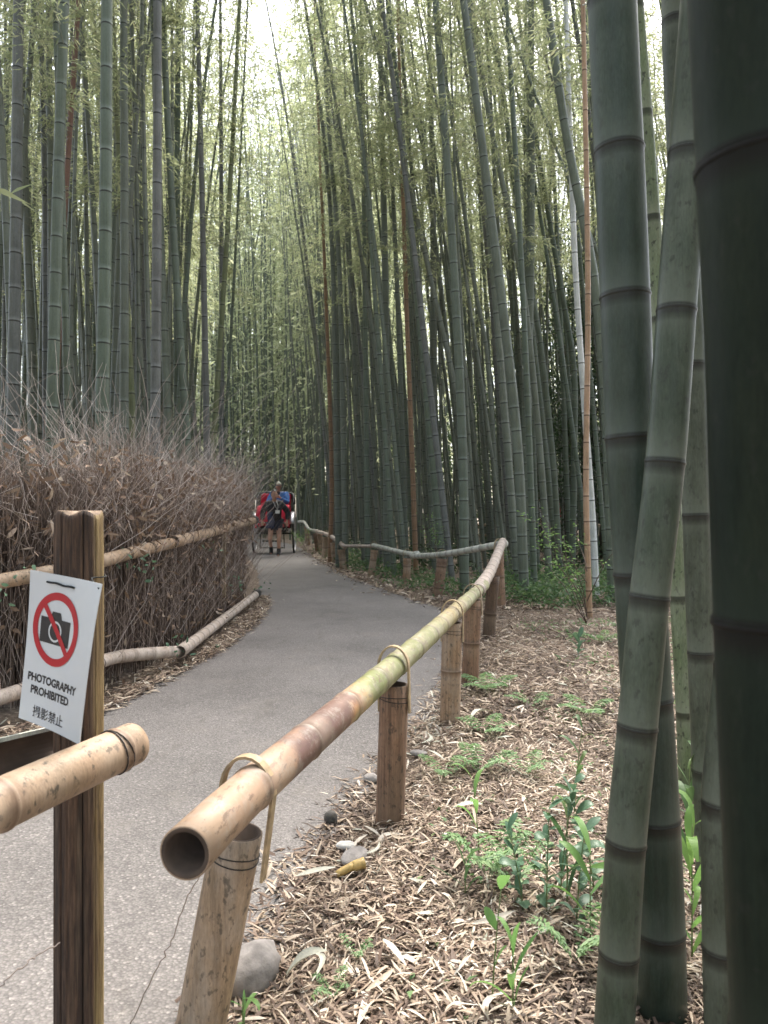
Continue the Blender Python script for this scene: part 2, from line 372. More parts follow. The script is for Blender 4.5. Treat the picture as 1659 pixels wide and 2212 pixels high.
def pole_mesh(name, P, rf, nodes, prof='far', seg=10, k=1.0, extra=8, hollow=0):
    X, r, col = pole_rings(P, rf, nodes, prof, k, extra)
    V, Q, T = tube(X, r, seg, cap=not hollow)
    nd = np.repeat(col, seg, 0)
    if not hollow:
        nd = np.concatenate([nd, np.zeros((2, 3))])
        return mesh_np(name, V, [Q, T], True, {'nd': nd}, [0] * len(Q) + [0] * len(T))
    # hollow first end: lip and inner wall
    n0 = len(V); t = hollow
    T_, N_, B_ = frames(X); a = np.arange(seg) * 2 * math.pi / seg
    def ringp(c, rr, i): return c + rr * (N_[i] * np.cos(a)[:, None] + B_[i] * np.sin(a)[:, None])
    add = [ringp(X[0] - T_[0] * .001, r[0] - .003, 0), ringp(X[0] - T_[0] * .001, r[0] - t, 0), ringp(X[0] + T_[0] * .35, r[0] - t, 0)]
    V = np.concatenate([V] + add + [X[:1] + T_[0] * .35, X[-1:]])
    q = []; tri = []
    for s in range(seg):
        s2 = (s + 1) % seg
        for A_, B2 in ((0, n0), (n0, n0 + seg), (n0 + seg, n0 + 2 * seg)):
            q.append([A_ + s2, A_ + s, B2 + s, B2 + s2])
        tri.append([n0 + 2 * seg + s2, n0 + 2 * seg + s, n0 + 3 * seg])
        e = n0 - seg; tri.append([e + s, e + s2, n0 + 3 * seg + 1])
    nd = np.concatenate([nd, np.zeros((3 * seg + 2, 3))])
    mi = [1] * (2 * seg) + [0] * len(Q) + [1 if (i % 3) else 0 for i in range(3 * seg)]
    return mesh_np(name, V, [np.array(tri), Q, np.array(q)], True, {'nd': nd}, mi)
def node_list(T, s0, sp0, sp1, jit=.04):
    out = []; s = s0
    while s < T - .02:
        out.append(s); t = s / T
        s += (sp0 + (sp1 - sp0) * min(1, t * 3)) * (1 + rng.uniform(-jit, jit))
    return out
def ring_obj(c, t, r, mat, parent, w=.006):
    """a raised node ring as a piece of its own"""
    t = t / np.linalg.norm(t); seg = 20
    prof = [(-w, r * .99), (-w * .45, r * 1.042), (w * .1, r * 1.046), (w * .3, r * 1.02), (w * .55, r * 1.04), (w, r * .99)]
    V, Q, _ = tube(np.array([c + t * o for o, _ in prof]), np.array([p[1] for p in prof]), seg, False)
    nd = np.repeat(np.array([[.5, .0, 0], [.85, 0, 0], [1, 0, 0], [.45, .3, 0], [.95, 0, 0], [.35, .4, 0]]), seg, 0)
    return link('node_ring', mesh_np('node_ring', V, Q, True, {'nd': nd}), mat, parent)

# ------------------------------------------------------------------ low bamboo railing beside the path
railing = empty('bamboo_railing', gd(842, 1778))
tag(railing, 'low bamboo railing of posts and tied poles along the path beside the litter', 'railing')
ORG = np.array(railing.location)
def P3(l): return np.array([at(*p) for p in l]) - ORG
def rail(pts, r0, r1, mat, sp, hollow=0, seg=18, rings=False, s0=.12):
    P = catmull(P3(pts), 60); T = np.linalg.norm(np.diff(P, axis=0), axis=1).sum()
    nodes = node_list(T, s0, sp, sp, .12)
    rf = lambda t: r0 + (r1 - r0) * t
    o = link('rail', pole_mesh('rail', P, rf, nodes, 'rail', seg, 1, 30, hollow), [mat, M['hollow']], railing)
    if rings:
        X = np.concatenate([[0], np.cumsum(np.linalg.norm(np.diff(P, axis=0), axis=1))])
        for s in nodes:
            c = np.array([np.interp(s, X, P[:, q]) for q in range(3)]); c2 = np.array([np.interp(s + .02, X, P[:, q]) for q in range(3)])
            ring_obj(c, c2 - c, rf(s / T), mat, o)
    return o
def two_tone(o, mat, s_split):
    """poles that change from bleached to mossy along their length: split by face centre"""
    me = o.data; me.materials.append(mat); k = len(me.materials) - 1
    for p in me.polygons:
        if p.material_index == 0 and p.center.y > s_split: p.material_index = k
def rail_moss_mat():
    m, nt, N, L, bs = newmat('rail_weathered')
    a = N.new('ShaderNodeAttribute'); a.attribute_name = 'nd'
    sep = N.new('ShaderNodeSeparateColor'); L.new(a.outputs[0], sep.inputs[0])
    v = coord(nt, (1, 1, 1)); n1 = noise(nt, v, 7, 5, .6); n2 = noise(nt, coord(nt, (1, 1, 1)), 28, 5, .7); n3 = noise(nt, coord(nt, (25, 6, 25)), 1.5, 4)
    ad = N.new('ShaderNodeMath'); ad.operation = 'MULTIPLY_ADD'; L.new(n1, ad.inputs[0]); ad.inputs[1].default_value = .22; L.new(sep.outputs[2], ad.inputs[2])
    c = ramp(nt, ad.outputs[0], [(.08, (.34, .235, .155)), (.19, (.30, .185, .12)), (.225, (.11, .052, .040)), (.30, (.145, .075, .053)), (.325, (.33, .165, .065)), (.355, (.30, .23, .08)), (.38, (.15, .165, .05)), (.60, (.20, .195, .085)), (.74, (.27, .205, .085)), (.86, (.225, .225, .11))])
    c = mix(nt, ramp(nt, n2, [(.49, 0.), (.62, .38)]), c, (.34, .30, .25))
    n5 = noise(nt, coord(nt, (40, 12, 40)), 1.5, 5, .7); c = mix(nt, ramp(nt, n5, [(.54, 0.), (.64, .75)]), c, (.115, .07, .045))
    c = mix(nt, 1.0, c, ramp(nt, n3, [(.3, .85), (.7, 1.15)]), 'MULTIPLY')
    c = mix(nt, sep.outputs[1], c, (.46, .38, .29)); c = mix(nt, sep.outputs[0], c, (.10, .065, .045))
    L.new(c, bs.inputs['Base Color']); bs.inputs['Roughness'].default_value = .55; bump(nt, bs, n2, .15, .004)
    return m
M['rail_w'] = rail_moss_mat()
r1 = rail([(400, 1843, 1.24), (560, 1690, 1.57), (850, 1441, 2.68), (977, 1327, 3.94), (1020, 1287, 4.9), (1046, 1264, 5.55)], .0455, .040, M['rail_w'], .30, .010, 32, True, .30)
tag(r1, 'bleached and mossy nearest pole with hollow end')
r2 = rail([(1031, 1277, 5.2), (1060, 1232, 6.65), (1086, 1170, 8.6)], .050, .046, M['rail_pink'], .27, .01, 20)
rail([(1092, 1174, 8.62), (955, 1198, 9.83), (890, 1201, 10.9)], .042, .040, M['rail_grey'], .16, 0, 16)
rail([(902, 1196, 10.7), (880, 1196, 11.2), (806, 1178, 12.9)], .040, .038, M['rail_grey'], .25, 0, 14)
rail([(811, 1180, 12.8), (738, 1179, 14.5)], .028, .026, M['rail_pink'], .3, 0, 12)
rail([(745, 1182, 14.4), (722, 1163, 16.0), (703, 1153, 17.6), (684, 1148, 19.0)], .045, .042, M['rail_pink'], .3, 0, 12)
rail([(688, 1148, 18.8), (668, 1143, 21.0), (657, 1128, 23.5), (645, 1127, 25)], .042, .04, M['rail_grey'], .3, 0, 12)
rail_pts = {}
def post(top, base, d, r, mat, nodes, rail_px, rr=.046, loop=True, lt=.0, mats_loop='strip', seg=18):
    """top/base pixels; rail_px pixel of the rail centre above this post"""
    a = at(*top, d) - ORG; b = at(*base, d) - ORG
    b = b + (b - a) / np.linalg.norm(b - a) * .12
    P = np.stack([a, b]); T = np.linalg.norm(b - a)
    V = pole_mesh('post', P, lambda t: r, [q * T for q in nodes], 'rail', seg, 1, 6, .009)
    o = link('post', V, [mat, M['hollow']], railing)
    ax = (a - b) / T
    # wire binding round the post head
    for q, dz in ((0, .045), (1, .053)):
        ang = np.linspace(0, 2 * math.pi, 25); u = np.cross(ax, [0, 1, 0]); u /= np.linalg.norm(u); v = np.cross(ax, u)
        c = a - ax * dz
        pts = np.array([c + (r + .0015) * (u * math.cos(t) + v * math.sin(t)) + ax * .006 * math.sin(t + q * 2) for t in ang])
        tube_obj('wire', pts, .0013, M['wire'], o, 5)
    if loop:   # bent split-bamboo strip over the rail
        rc = at(*rail_px) - ORG
        side = np.array([1, 0, 0.]) if lt == 0 else np.array([math.cos(lt), math.sin(lt), 0])
        alo = np.cross([0, 0, 1], side)
        g = r + .004; pts = []
        z0 = a[2] - .10 - ORG[2] * 0
        for z in np.linspace(0, 1, 5): pts.append(a * (1 - 0) - side * g + np.array([0, 0, -.10 + (rc[2] - a[2] + .10) * z]) * 1.0 + (rc - a) * np.array([1, 1, 0]) * z)
        for t in np.linspace(0, math.pi, 13)[1:-1]: pts.append(rc - side * g * math.cos(t) + np.array([0, 0, (rr + .03) * math.sin(t)]))
        for z in np.linspace(1, 0, 5): pts.append(a + side * g + np.array([0, 0, -.10 + (rc[2] - a[2] + .10) * z]) + (rc - a) * np.array([1, 1, 0]) * z)
        pts = np.array(pts); n = len(pts)
        tv = np.gradient(pts, axis=0); tv /= np.linalg.norm(tv, axis=1)[:, None]
        nn = np.cross(tv, alo); nn /= np.linalg.norm(nn, axis=1)[:, None]
        hw, ht = .012, .003
        Vs = np.stack([pts + alo * hw + nn * ht, pts - alo * hw + nn * ht, pts - alo * hw - nn * ht, pts + alo * hw - nn * ht], 1).reshape(-1, 3)
        i = np.arange(n - 1)[:, None] * 4; j = np.arange(4)[None, :]
        Q = np.stack([i + j, i + (j + 1) % 4, i + 4 + (j + 1) % 4, i + 4 + j], -1).reshape(-1, 4)
        Q = np.concatenate([Q, [[3, 2, 1, 0], [4 * n - 4, 4 * n - 3, 4 * n - 2, 4 * n - 1]]])
        link('tie_strip', mesh_np('tie_strip', Vs, Q, False), M[mats_loop], o)
    return o
post((514, 1795), (434, 2212), 1.60, .054, M['post_tan'], [.8], (535, 1712, 1.55), lt=-.25)
post((852, 1478), (842, 1778), 2.68, .052, M['post_brown'], [.82], (850, 1441, 2.68), lt=-.25)
post((977, 1345), (972, 1565), 3.94, .054, M['post_tan'], [.38], (977, 1327, 3.94), lt=-.22)
post((1022, 1296), (1015, 1475), 4.9, .056, M['post_brown'], [.42], (1020, 1287, 4.9), lt=-.28, mats_loop='strip_grey')
post((1066, 1245), (1055, 1376), 6.68, .056, M['post_dark'], [.5, .8], (1060, 1232, 6.65), loop=False)
post((1077, 1195), (1083, 1316), 8.6, .055, M['post_brown'], [.35, .8], (1078, 1178, 8.6), mats_loop='strip_grey', lt=.3)
post((955, 1207), (946, 1290), 9.83, .068, M['post_brown'], [.15, .6], (955, 1198, 9.83), .04, mats_loop='strip_grey')
post((880, 1206), (877, 1267), 11.2, .058, M['post_tan'], [.2, .6], (880, 1196, 11.2), .04)
post((809, 1188), (802, 1243), 12.9, .06, M['post_tan'], [.3], (808, 1179, 12.9), .038)
post((737, 1187), (742, 1229), 14.6, .07, M['post_tan'], [.4], (738, 1180, 14.5), .04)
post((720, 1172), (725, 1216), 16.3, .075, M['post_tan'], [.4], (720, 1163, 16.2), loop=False, seg=12)
post((703, 1160), (701, 1206), 17.8, .075, M['post_tan'], [.4], (703, 1153, 17.6), .05, seg=12)
post((690, 1153), (694, 1197), 19.3, .06, M['post_tan'], [.4], (690, 1149, 18.8), loop=False, seg=12)
post((680, 1152), (686, 1192), 20.5, .06, M['post_brown'], [.4], (684, 1148, 19), loop=False, seg=12)
post((661, 1137), (666, 1176), 24.5, .07, M['post_tan'], [.4], (661, 1130, 24), loop=False, seg=12)

# ------------------------------------------------------------------ brushwood fence on the far side of the path
fence = empty('brushwood_fence', (-1.62, 4.4, 0))
tag(fence, 'brown brushwood fence of bundled twigs held between two bamboo rails', 'fence')
FO = np.array(fence.location)
FC = catmull(np.array([(-4.4, 3.35, 0), (-3.2, 3.6, 0), (-2.3, 3.95, 0), (-1.82, 4.35, 0), (-1.66, 5.0, 0), (-1.60, 6.0, 0), (-1.60, 7.4, 0), (-1.66, 8.6, 0), (-1.74, 9.3, 0), (-2.1, 10.6, 0), (-2.75, 13.0, 0), (-3.3, 15.5, 0)]), 300)
FS = np.concatenate([[0], np.cumsum(np.linalg.norm(np.diff(FC, axis=0), axis=1))])
FT = np.gradient(FC, axis=0); FT /= np.linalg.norm(FT, axis=1)[:, None]; FN = np.stack([-FT[:, 1], FT[:, 0], 0 * FT[:, 0]], 1)  # points away from the path (left)
def fp(s): return np.stack([np.interp(s, FS, FC[:, c]) for c in range(3)], -1)
def fn_(s): return np.stack([np.interp(s, FS, FN[:, c]) for c in range(3)], -1)
def ft_(s): return np.stack([np.interp(s, FS, FT[:, c]) for c in range(3)], -1)
s_end = np.interp(9.3, FC[:, 1], FS)
def sampS(n, bias=.7):
    a = rng.uniform(.8, s_end, int(n * bias)); b = rng.uniform(s_end, FS[-1], n - int(n * bias)); return np.concatenate([a, b])
def twigs(name, n, z0, z1, depth, tilt, wob, r0, colr, kpts=5, bias=.8, seg=3):
    s = sampS(n, bias); off = rng.uniform(depth[0], depth[1], n); base = fp(s) + fn_(s) * off[:, None] - FO
    b0 = rng.uniform(*z0, n); b1 = rng.uniform(*z1, n)
    hs = .13 * np.sin(s * 2.1) + .10 * np.sin(s * 5.3 + 1) + .07 * np.sin(s * 13.1 + 2)
    b1 = b1 + np.where(b1 > 1.4, hs, 0)
    dirs = np.stack([rng.normal(0, tilt, n), rng.normal(0, tilt, n), np.ones(n)], 1)
    t = np.linspace(0, 1, kpts)
    ln = (b1 - b0)
    P = base[:, None, :] + np.array([0, 0, 1.])[None, None] * b0[:, None, None] + dirs[:, None, :] * (t[None, :] * ln[:, None])[..., None]
    P[:, 1:, :2] += np.cumsum(rng.normal(0, wob, (n, kpts - 1, 2)), 1)
    r = (rng.uniform(.5, 1.3, n) * r0)[:, None] * (1 - .65 * t)[None, :]
    V, Q = multi_tubes(P, r, seg)
    lc = np.repeat(np.clip(rng.beta(2, 3.2, n) * (colr[1] - colr[0]) + colr[0], 0, 1), kpts * seg)
    o = link(name, mesh_np(name, V, Q, True, {'lc': lc}), M['twig'], fence); tag(o, None, None, None, 'stuff')
    return P
twigs('brushwood', 14000, (0, .5), (.75, 1.45), (.02, .34), .035, .008, .0038, (0, .62), 5, .85)
twigs('brushwood_cross_twigs', 1500, (.05, .9), (.25, 1.3), (-.03, .04), .45, .03, .002, (.3, 1), 5, .85)
Pt = twigs('brush_top', 4600, (.6, 1.1), (1.1, 1.56), (.0, .42), .20, .022, .0024, (.25, .95), 6, .78)
Pt2 = twigs('brush_top_sprays', 2200, (.95, 1.35), (1.25, 1.74), (-.08, .5), .5, .035, .0023, (.35, 1.1), 6, .80)
twigs('brush_left_sprays', 380, (.8, 1.4), (1.4, 2.2), (-.03, .6), .5, .05, .0026, (.6, 1.3), 7, .95)
twigs('brush_side_sprays', 420, (.75, 1.35), (1.0, 1.8), (-.10, .05), .7, .04, .002, (.5, 1.2), 6, .9)
def fence_leaves(name, n, zlo, zhi, off, mat, L=(.05, .11), bias=.85):
    s = sampS(n, bias); P = fp(s) + fn_(s) * rng.uniform(*off, n)[:, None] - FO; P[:, 2] = zlo + (zhi - zlo) * rng.beta(1.7, 1.7, n)
    D = rng.normal(size=(n, 3)); D[:, 2] -= .5; U = rng.normal(size=(n, 3))
    V, T, Q = leaves6(P, D, U, rng.uniform(*L, n), rng.uniform(.012, .03, n), rng.uniform(-.25, .35, n))
    o = link(name, mesh_np(name, V, [T, Q], True, {'lc': np.repeat(rng.beta(1.5, 2, n), 6)}), mat, fence); tag(o, None, None, None, 'stuff')
fence_leaves('dead_leaves', 4200, .75, 1.6, (-.10, .25), M['deadleaf'])
fence_leaves('dead_leaves_low', 700, .05, 1.0, (-.05, .02), M['deadleaf'], (.04, .08))
def fence_pole(name, pts, r, mat, sp, hollow=0):
    P = catmull(np.array([at(*p) for p in pts]) - FO, 40); T = np.linalg.norm(np.diff(P, axis=0), axis=1).sum()
    return link(name, pole_mesh(name, P, lambda t: r, node_list(T, .15, sp, sp, .1), 'rail', 16, 1, 16, hollow), [mat, M['hollow']], fence), P
def wire_loops(P, r, parent, idx, n=2):
    T, N, B = frames(P)
    for i in idx:
        for q in range(n):
            a = np.linspace(0, 2 * math.pi, 21)
            pts = np.array([P[i] + T[i] * (.008 * q + .012 * math.sin(t + q)) + (r + .002) * (N[i] * math.cos(t) + B[i] * math.sin(t)) for t in a])
            tube_obj('wire', pts, .0014, M['wire'], parent, 5)
RT = .042
o, P = fence_pole('top_rail', [(-160, 1292, 3.55), (0, 1256, 3.92), (110, 1236, 4.15), (218, 1212, 4.5), (300, 1190, 5.0), (392, 1168, 5.7)], RT, M['rail_tan'], .42); wire_loops(P, RT, o, (12, 24, 30))
o, P = fence_pole('top_rail', [(375, 1170, 5.5), (460, 1149, 6.9), (548, 1124, 9.15)], RT * 1.06, M['rail_tan'], .45, .008); wire_loops(P, RT * 1.06, o, (2, 5, 14, 24, 33))
cap = tube_obj('end_cap', np.array([at(546, 1124.5, 9.1), at(551, 1123, 9.22)]) - FO, [.052, .052], M['black'], fence, 14)
RB = .040
o, P = fence_pole('bottom_rail', [(-160, 1560, 3.45), (0, 1507, 3.85), (110, 1470, 4.1), (215, 1430, 4.45), (258, 1418, 4.75)], RB, M['rail_pink'], .42); wire_loops(P, RB, o, (15, 30))
o, P = fence_pole('bottom_rail', [(252, 1419, 4.7), (320, 1412, 5.0), (395, 1407, 5.35)], RB * 1.05, M['rail_pink'], .2, .008)
o, P = fence_pole('bottom_rail', [(388, 1408, 5.25), (450, 1362, 6.4), (553, 1284, 9.05)], RB * 1.1, M['rail_pink'], .22, .008); wire_loops(P, RB, o, (8, 20, 30))
tube_obj('end_cap', np.array([at(551, 1285, 9.0), at(556, 1281, 9.14)]) - FO, [.05, .05], M['black'], fence, 14)
V, Q = box_vf((at(482, 1150, 7.3) + at(486, 1288, 7.3)) / 2 - FO, (.035, .02, .66)); sl = link('upright_slat', mesh_np('upright_slat', V, Q, False), M['strip_grey'], fence)
# small ivy leaves climbing the fence
n = 72; cl = np.array([(275, 1215, 4.75), (283, 1222, 4.8), (440, 1178, 6.4), (492, 1255, 7.5), (500, 1265, 7.6), (372, 1392, 5.3), (455, 1395, 6.0), (560, 1268, 9.0), (10, 1250, 3.85), (375, 1400, 5.2)])
ci = rng.integers(0, len(cl), n); P = np.array([at(*cl[c]) for c in ci]) - FO + rng.normal(0, .055, (n, 3)) + np.array([.06, -.02, 0])
V, T, Q = leaves6(P, rng.normal(size=(n, 3)) + [.3, -.2, -.3], rng.normal(size=(n, 3)) * .5 + [.5, -.7, .5], rng.uniform(.03, .06, n), rng.uniform(.014, .026, n), rng.uniform(-.1, .1, n))
tag(link('ivy', mesh_np('ivy', V, [T, Q], True, {'lc': np.repeat(rng.uniform(0, 1, n), 6)}), M['leaf_blue'], fence), None, None, None, 'stuff')

# ------------------------------------------------------------------ gate fence in the left foreground: wooden post, pole, split pole
def wood_mat():
    m, nt, N, L, bs = newmat('weathered_log')
    n1 = noise(nt, coord(nt, (70, 70, 5)), 1, 7, .7); n2 = noise(nt, coord(nt, (22, 22, .9)), 1, 5, .65); n3 = noise(nt, coord(nt, (230, 230, 14)), 1, 3, .6); n4 = noise(nt, coord(nt, (14, 14, 5)), 1, 4, .6)
    c = ramp(nt, n1, [(.30, (.012, .007, .005)), (.47, (.050, .027, .017)), (.60, (.115, .064, .038)), (.74, (.23, .15, .095))])
    t = N.new('ShaderNodeTexCoord'); sx = N.new('ShaderNodeSeparateXYZ'); dt = N.new('ShaderNodeVectorMath'); dt.operation = 'DOT_PRODUCT'; dt.inputs[1].default_value = (.92, .38, 0); L.new(t.outputs['Object'], dt.inputs[0])
    ad = N.new('ShaderNodeMath'); ad.operation = 'MULTIPLY_ADD'; L.new(n2, ad.inputs[0]); ad.inputs[1].default_value = .03; L.new(dt.outputs['Value'], ad.inputs[2])
    yel = ramp(nt, n1, [(.3, (.08, .045, .02)), (.5, (.21, .14, .055)), (.7, (.33, .25, .11))])
    c = mix(nt, ramp(nt, ad.outputs[0], [(.043, 0.), (.048, .9)]), c, yel)
    c = mix(nt, ramp(nt, n2, [(.56, 0.), (.66, .75)]), c, mix(nt, n3, (.10, .062, .04), (.25, .18, .12)))
    c = mix(nt, ramp(nt, n4, [(.62, 0.), (.70, .8)]), c, (.02, .012, .009))
    c = mix(nt, 1.0, c, ramp(nt, n3, [(.3, .65), (.7, 1.25)]), 'MULTIPLY')
    c = mix(nt, attr(nt, 'lc'), c, (.012, .008, .006))  # cracks darkened by their depth, recess shade put into the wood colour
    L.new(c, bs.inputs['Base Color']); bs.inputs['Roughness'].default_value = .75; bump(nt, bs, n1, .8, .008)
    return m
M['log'] = wood_mat(); M['endgrain'] = simple('end_grain', (.24, .17, .12), .9, 0, .6, 60, .6)
gate = empty('gate_fence', (-.614, 1.488, 0)); tag(gate, 'log post with tan bamboo pole lashed across it beside the warning sign', 'fence')
seg = 180; mb = MB(); zs = [-.15, .2, .45, .6, .7, .8, .9, 1.0, 1.06, 1.10, 1.118, 1.128]
a = np.arange(seg) * 2 * math.pi / seg
prof = 1 + .02 * np.sin(3 * a + 1) + .015 * np.sin(7 * a)
for ang, dep, wd in ((-1.02, .2, .014), (-1.62, .06, .02), (-1.95, .20, .025), (-2.4, .1, .03), (-.45, .05, .02), (1.5, .2, .03)):
    dd = np.abs((a - ang + math.pi) % (2 * math.pi) - math.pi); prof -= dep * np.exp(-(dd / wd) ** 2)
rows = []
for z in zs:
    k = .0465 * (1.0 if z < 1.10 else (.985 if z < 1.12 else .93)); pr = prof * (1 + .004 * math.sin(z * 9)); tw = .03 * z + .012 * math.sin(z * 7)
    rows.append(np.stack([k * pr * np.cos(a + tw), k * pr * np.sin(a + tw), np.full(seg, z) + (.006 * np.sin(5 * a) * rng.uniform(.5, 1, seg) if z > 1.11 else 0)], 1))
V = np.concatenate(rows + [np.array([[0, 0, 1.132]])]); i = np.arange(len(zs) - 1)[:, None] * seg; j = np.arange(seg)[None, :]; k = (j + 1) % seg
Q = np.stack([i + j, i + k, i + seg + k, i + seg + j], -1).reshape(-1, 4); b = (len(zs) - 1) * seg
T = np.array([[b + q, b + (q + 1) % seg, b + seg] for q in range(seg)])
crk = np.concatenate([np.tile(np.clip((1 - prof - .02) / .08, 0, 1), len(zs)), [0]])
link('post', mesh_np('post', V, [T, Q], True, {'lc': crk}, [1] * seg + [0] * len(Q)), [M['log'], M['endgrain']], gate)
GO = np.array(gate.location)
A = np.array([-.502, 1.475, H - .462]) - GO; B = np.array([-.607, 1.170, H - .462]) - GO; Bx = A + (B - A) * 2.2
P = catmull(np.stack([A, Bx]), 30); T = np.linalg.norm(Bx - A)
o = link('rail', pole_mesh('rail', P, lambda t: .0415, [.045, .325, .6], 'rail', 28, 1, 14, .008), [M['rail_tan'], M['hollow']], gate)
for s in (.045, .325): ring_obj(A + (B - A) / np.linalg.norm(B - A) * s, B - A, .0418, M['rail_tan'], o)
wire_loops(P, .0415, o, (2,), 2)
# split pole on the far side, hollow face towards the viewer
a0 = np.array([-.655, 1.53, H - .478]) - GO; b0 = np.array([-.80, 1.35, H - .478]) - GO
ax = (b0 - a0) / np.linalg.norm(b0 - a0); sd = np.cross(ax, [0, 0, 1.]); ang = np.linspace(.5 * math.pi, 1.5 * math.pi, 13)
if sd[0] < 0: sd = -sd
Vh = []
for c in (a0, b0):
    for rr in (.042, .034):
        for t in ang: Vh.append(c + sd * rr * math.cos(t) + np.array([0, 0, rr * math.sin(t)]))
n = 13; Qh = []
for u in range(n - 1): Qh += [[u, u + 1, 2 * n + u + 1, 2 * n + u], [n + u + 1, n + u, 3 * n + u, 3 * n + u + 1], [u + 1, u, n + u, n + u + 1], [2 * n + u, 2 * n + u + 1, 3 * n + u + 1, 3 * n + u]]
for u in (0, n - 1): Qh.append([u, n + u, 3 * n + u, 2 * n + u])
mi = ([0, 1, 0, 0] * (n - 1)) + [0, 0]
link('split_rail', mesh_np('split_rail', np.array(Vh), np.array(Qh), False, {'nd': np.zeros((len(Vh), 3))}, mi), [M['rail_grey'], M['hollow']], gate)

# ------------------------------------------------------------------ laminated sign
M['paper'] = simple('laminated_paper', (.58, .59, .61), .28, 0, .04, 8)
M['ink_red'] = simple('red_ink', (.40, .010, .02), .35, 0, .08, 20)
M['ink_black'] = simple('black_ink', (.018, .018, .022), .35, 0, .1)
M['laminate'] = simple('laminate_edge', (.45, .47, .5), .2)
sc = np.array([[-.694, 1.485, -.116], [-.523, 1.365, -.133], [-.555, 1.363, -.428], [-.726, 1.483, -.411]]) + [0, 0, H]
sign = empty('warning_sign', tuple(sc.mean(0))); tag(sign, 'white laminated photography prohibited sign with red crossed camera, tied to the log post', 'sign')
SO = sc.mean(0); su = sc[1] - sc[0]; sv = sc[3] - sc[0]; sn = np.cross(su, sv); sn /= np.linalg.norm(sn)
if sn @ np.array([0, -1, 0]) < 0: sn = -sn
def smap(u, v, h=0):   # u,v in 0..1 from the top left; gentle bow of the sheet
    u = np.asarray(u, float); v = np.asarray(v, float)
    bow = .010 * (1 - v) ** 3 * (.5 - u) * 2 + .006 * ((u - .5) ** 2) * 4 - .004
    h = h + .004
    return (sc[0] - SO) + u[..., None] * su + v[..., None] * sv + sn * (h + bow)[..., None] + su / .21 * (0.0) - sv / .297 * (.012 * np.clip(.25 - u, 0, 1) ** 1 * (1 - v) * 0)[..., None]
def grid_patch(name, h0, h1, mat, inset=0):
    n = 14; t = np.linspace(inset, 1 - inset, n); U_, V_ = np.meshgrid(t, t)
    A = smap(U_.ravel(), V_.ravel(), h1); B_ = smap(U_.ravel(), V_.ravel(), h0)
    i = np.arange(n - 1)[:, None] * n; j = np.arange(n - 1)[None, :]
    q = np.stack([i + j, i + n + j, i + n + j + 1, i + j + 1], -1).reshape(-1, 4); m = n * n
    bd = [k for k in range(n)] + [k * n + n - 1 for k in range(1, n)] + [(n - 1) * n + k for k in range(n - 2, -1, -1)] + [k * n for k in range(n - 2, 0, -1)]
    e = [[bd[k], bd[(k + 1) % len(bd)], bd[(k + 1) % len(bd)] + m, bd[k] + m] for k in range(len(bd))]
    return link(name, mesh_np(name, np.concatenate([A, B_]), np.concatenate([q, q[:, ::-1] + m, np.array(e)]), True), mat, sign)
o = grid_patch('sheet', -.0012, 0, M['paper']); o.data.polygons.foreach_set('use_smooth', [False] * len(o.data.polygons))
SW, SH = .21, .297
def flat(name, V2, Fc, mat, parent=sign, h=.0006):
    V2 = np.asarray(V2, float)
    return link(name, mesh_np(name, smap(V2[:, 0] / SW, V2[:, 1] / SH, h), Fc, False), mat, parent)
c0 = np.array([.42 * SW, .354 * SH]); a = np.linspace(0, 2 * math.pi, 65)[:-1]; Ro, Ri = .0715, .0565
V2 = np.concatenate([c0 + Ro * np.stack([np.cos(a), np.sin(a)], 1), c0 + Ri * np.stack([np.cos(a), np.sin(a)], 1)])
flat('prohibition_ring', V2, np.array([[q, (q + 1) % 64, 64 + (q + 1) % 64, 64 + q] for q in range(64)]), M['ink_red'], h=.0010)
dv = np.array([math.cos(R_(47)), math.sin(R_(47))]); nv = np.array([-dv[1], dv[0]])
ts = np.linspace(-1, 1, 16)
V2 = np.concatenate([[c0 + dv * t * (Ri + .002) + nv * s * .0058 for t in ts] for s in (-1, 1)])
flat('slash', V2, np.array([[q, q + 1, 17 + q, 16 + q] for q in range(15)]), M['ink_red'], h=.0012)
# camera pictogram built as strips so that it follows the bowed sheet
def poly_strip(xs, lo, hi): return np.array([(x, y) for x, y in zip(xs, lo)] + [(x, y) for x, y in zip(xs, hi)]), np.array([[q, q + 1, len(xs) + q + 1, len(xs) + q] for q in range(len(xs) - 1)])
xs = np.array([-.046, -.030, -.018, -.0125, 0, .0125, .018, .032, .046]); lo = np.array([-.024, -.024, -.024, -.037, -.037, -.037, -.024, -.024, -.024]); hi = np.full(9, .026)
V2, q = poly_strip(xs, lo, hi); icon = flat('camera_symbol', V2 + c0 + [-.003, .004], q, M['ink_black'], h=.0005)
a = np.linspace(0, 2 * math.pi, 33)[:-1]; cc = c0 + [-.003, .005]
V2 = np.concatenate([cc + .0205 * np.stack([np.cos(a), np.sin(a)], 1), cc + .0165 * np.stack([np.cos(a), np.sin(a)], 1)])
flat('lens_ring', V2, np.array([[q, (q + 1) % 32, 32 + (q + 1) % 32, 32 + q] for q in range(32)]), M['paper'], icon, h=.0008)
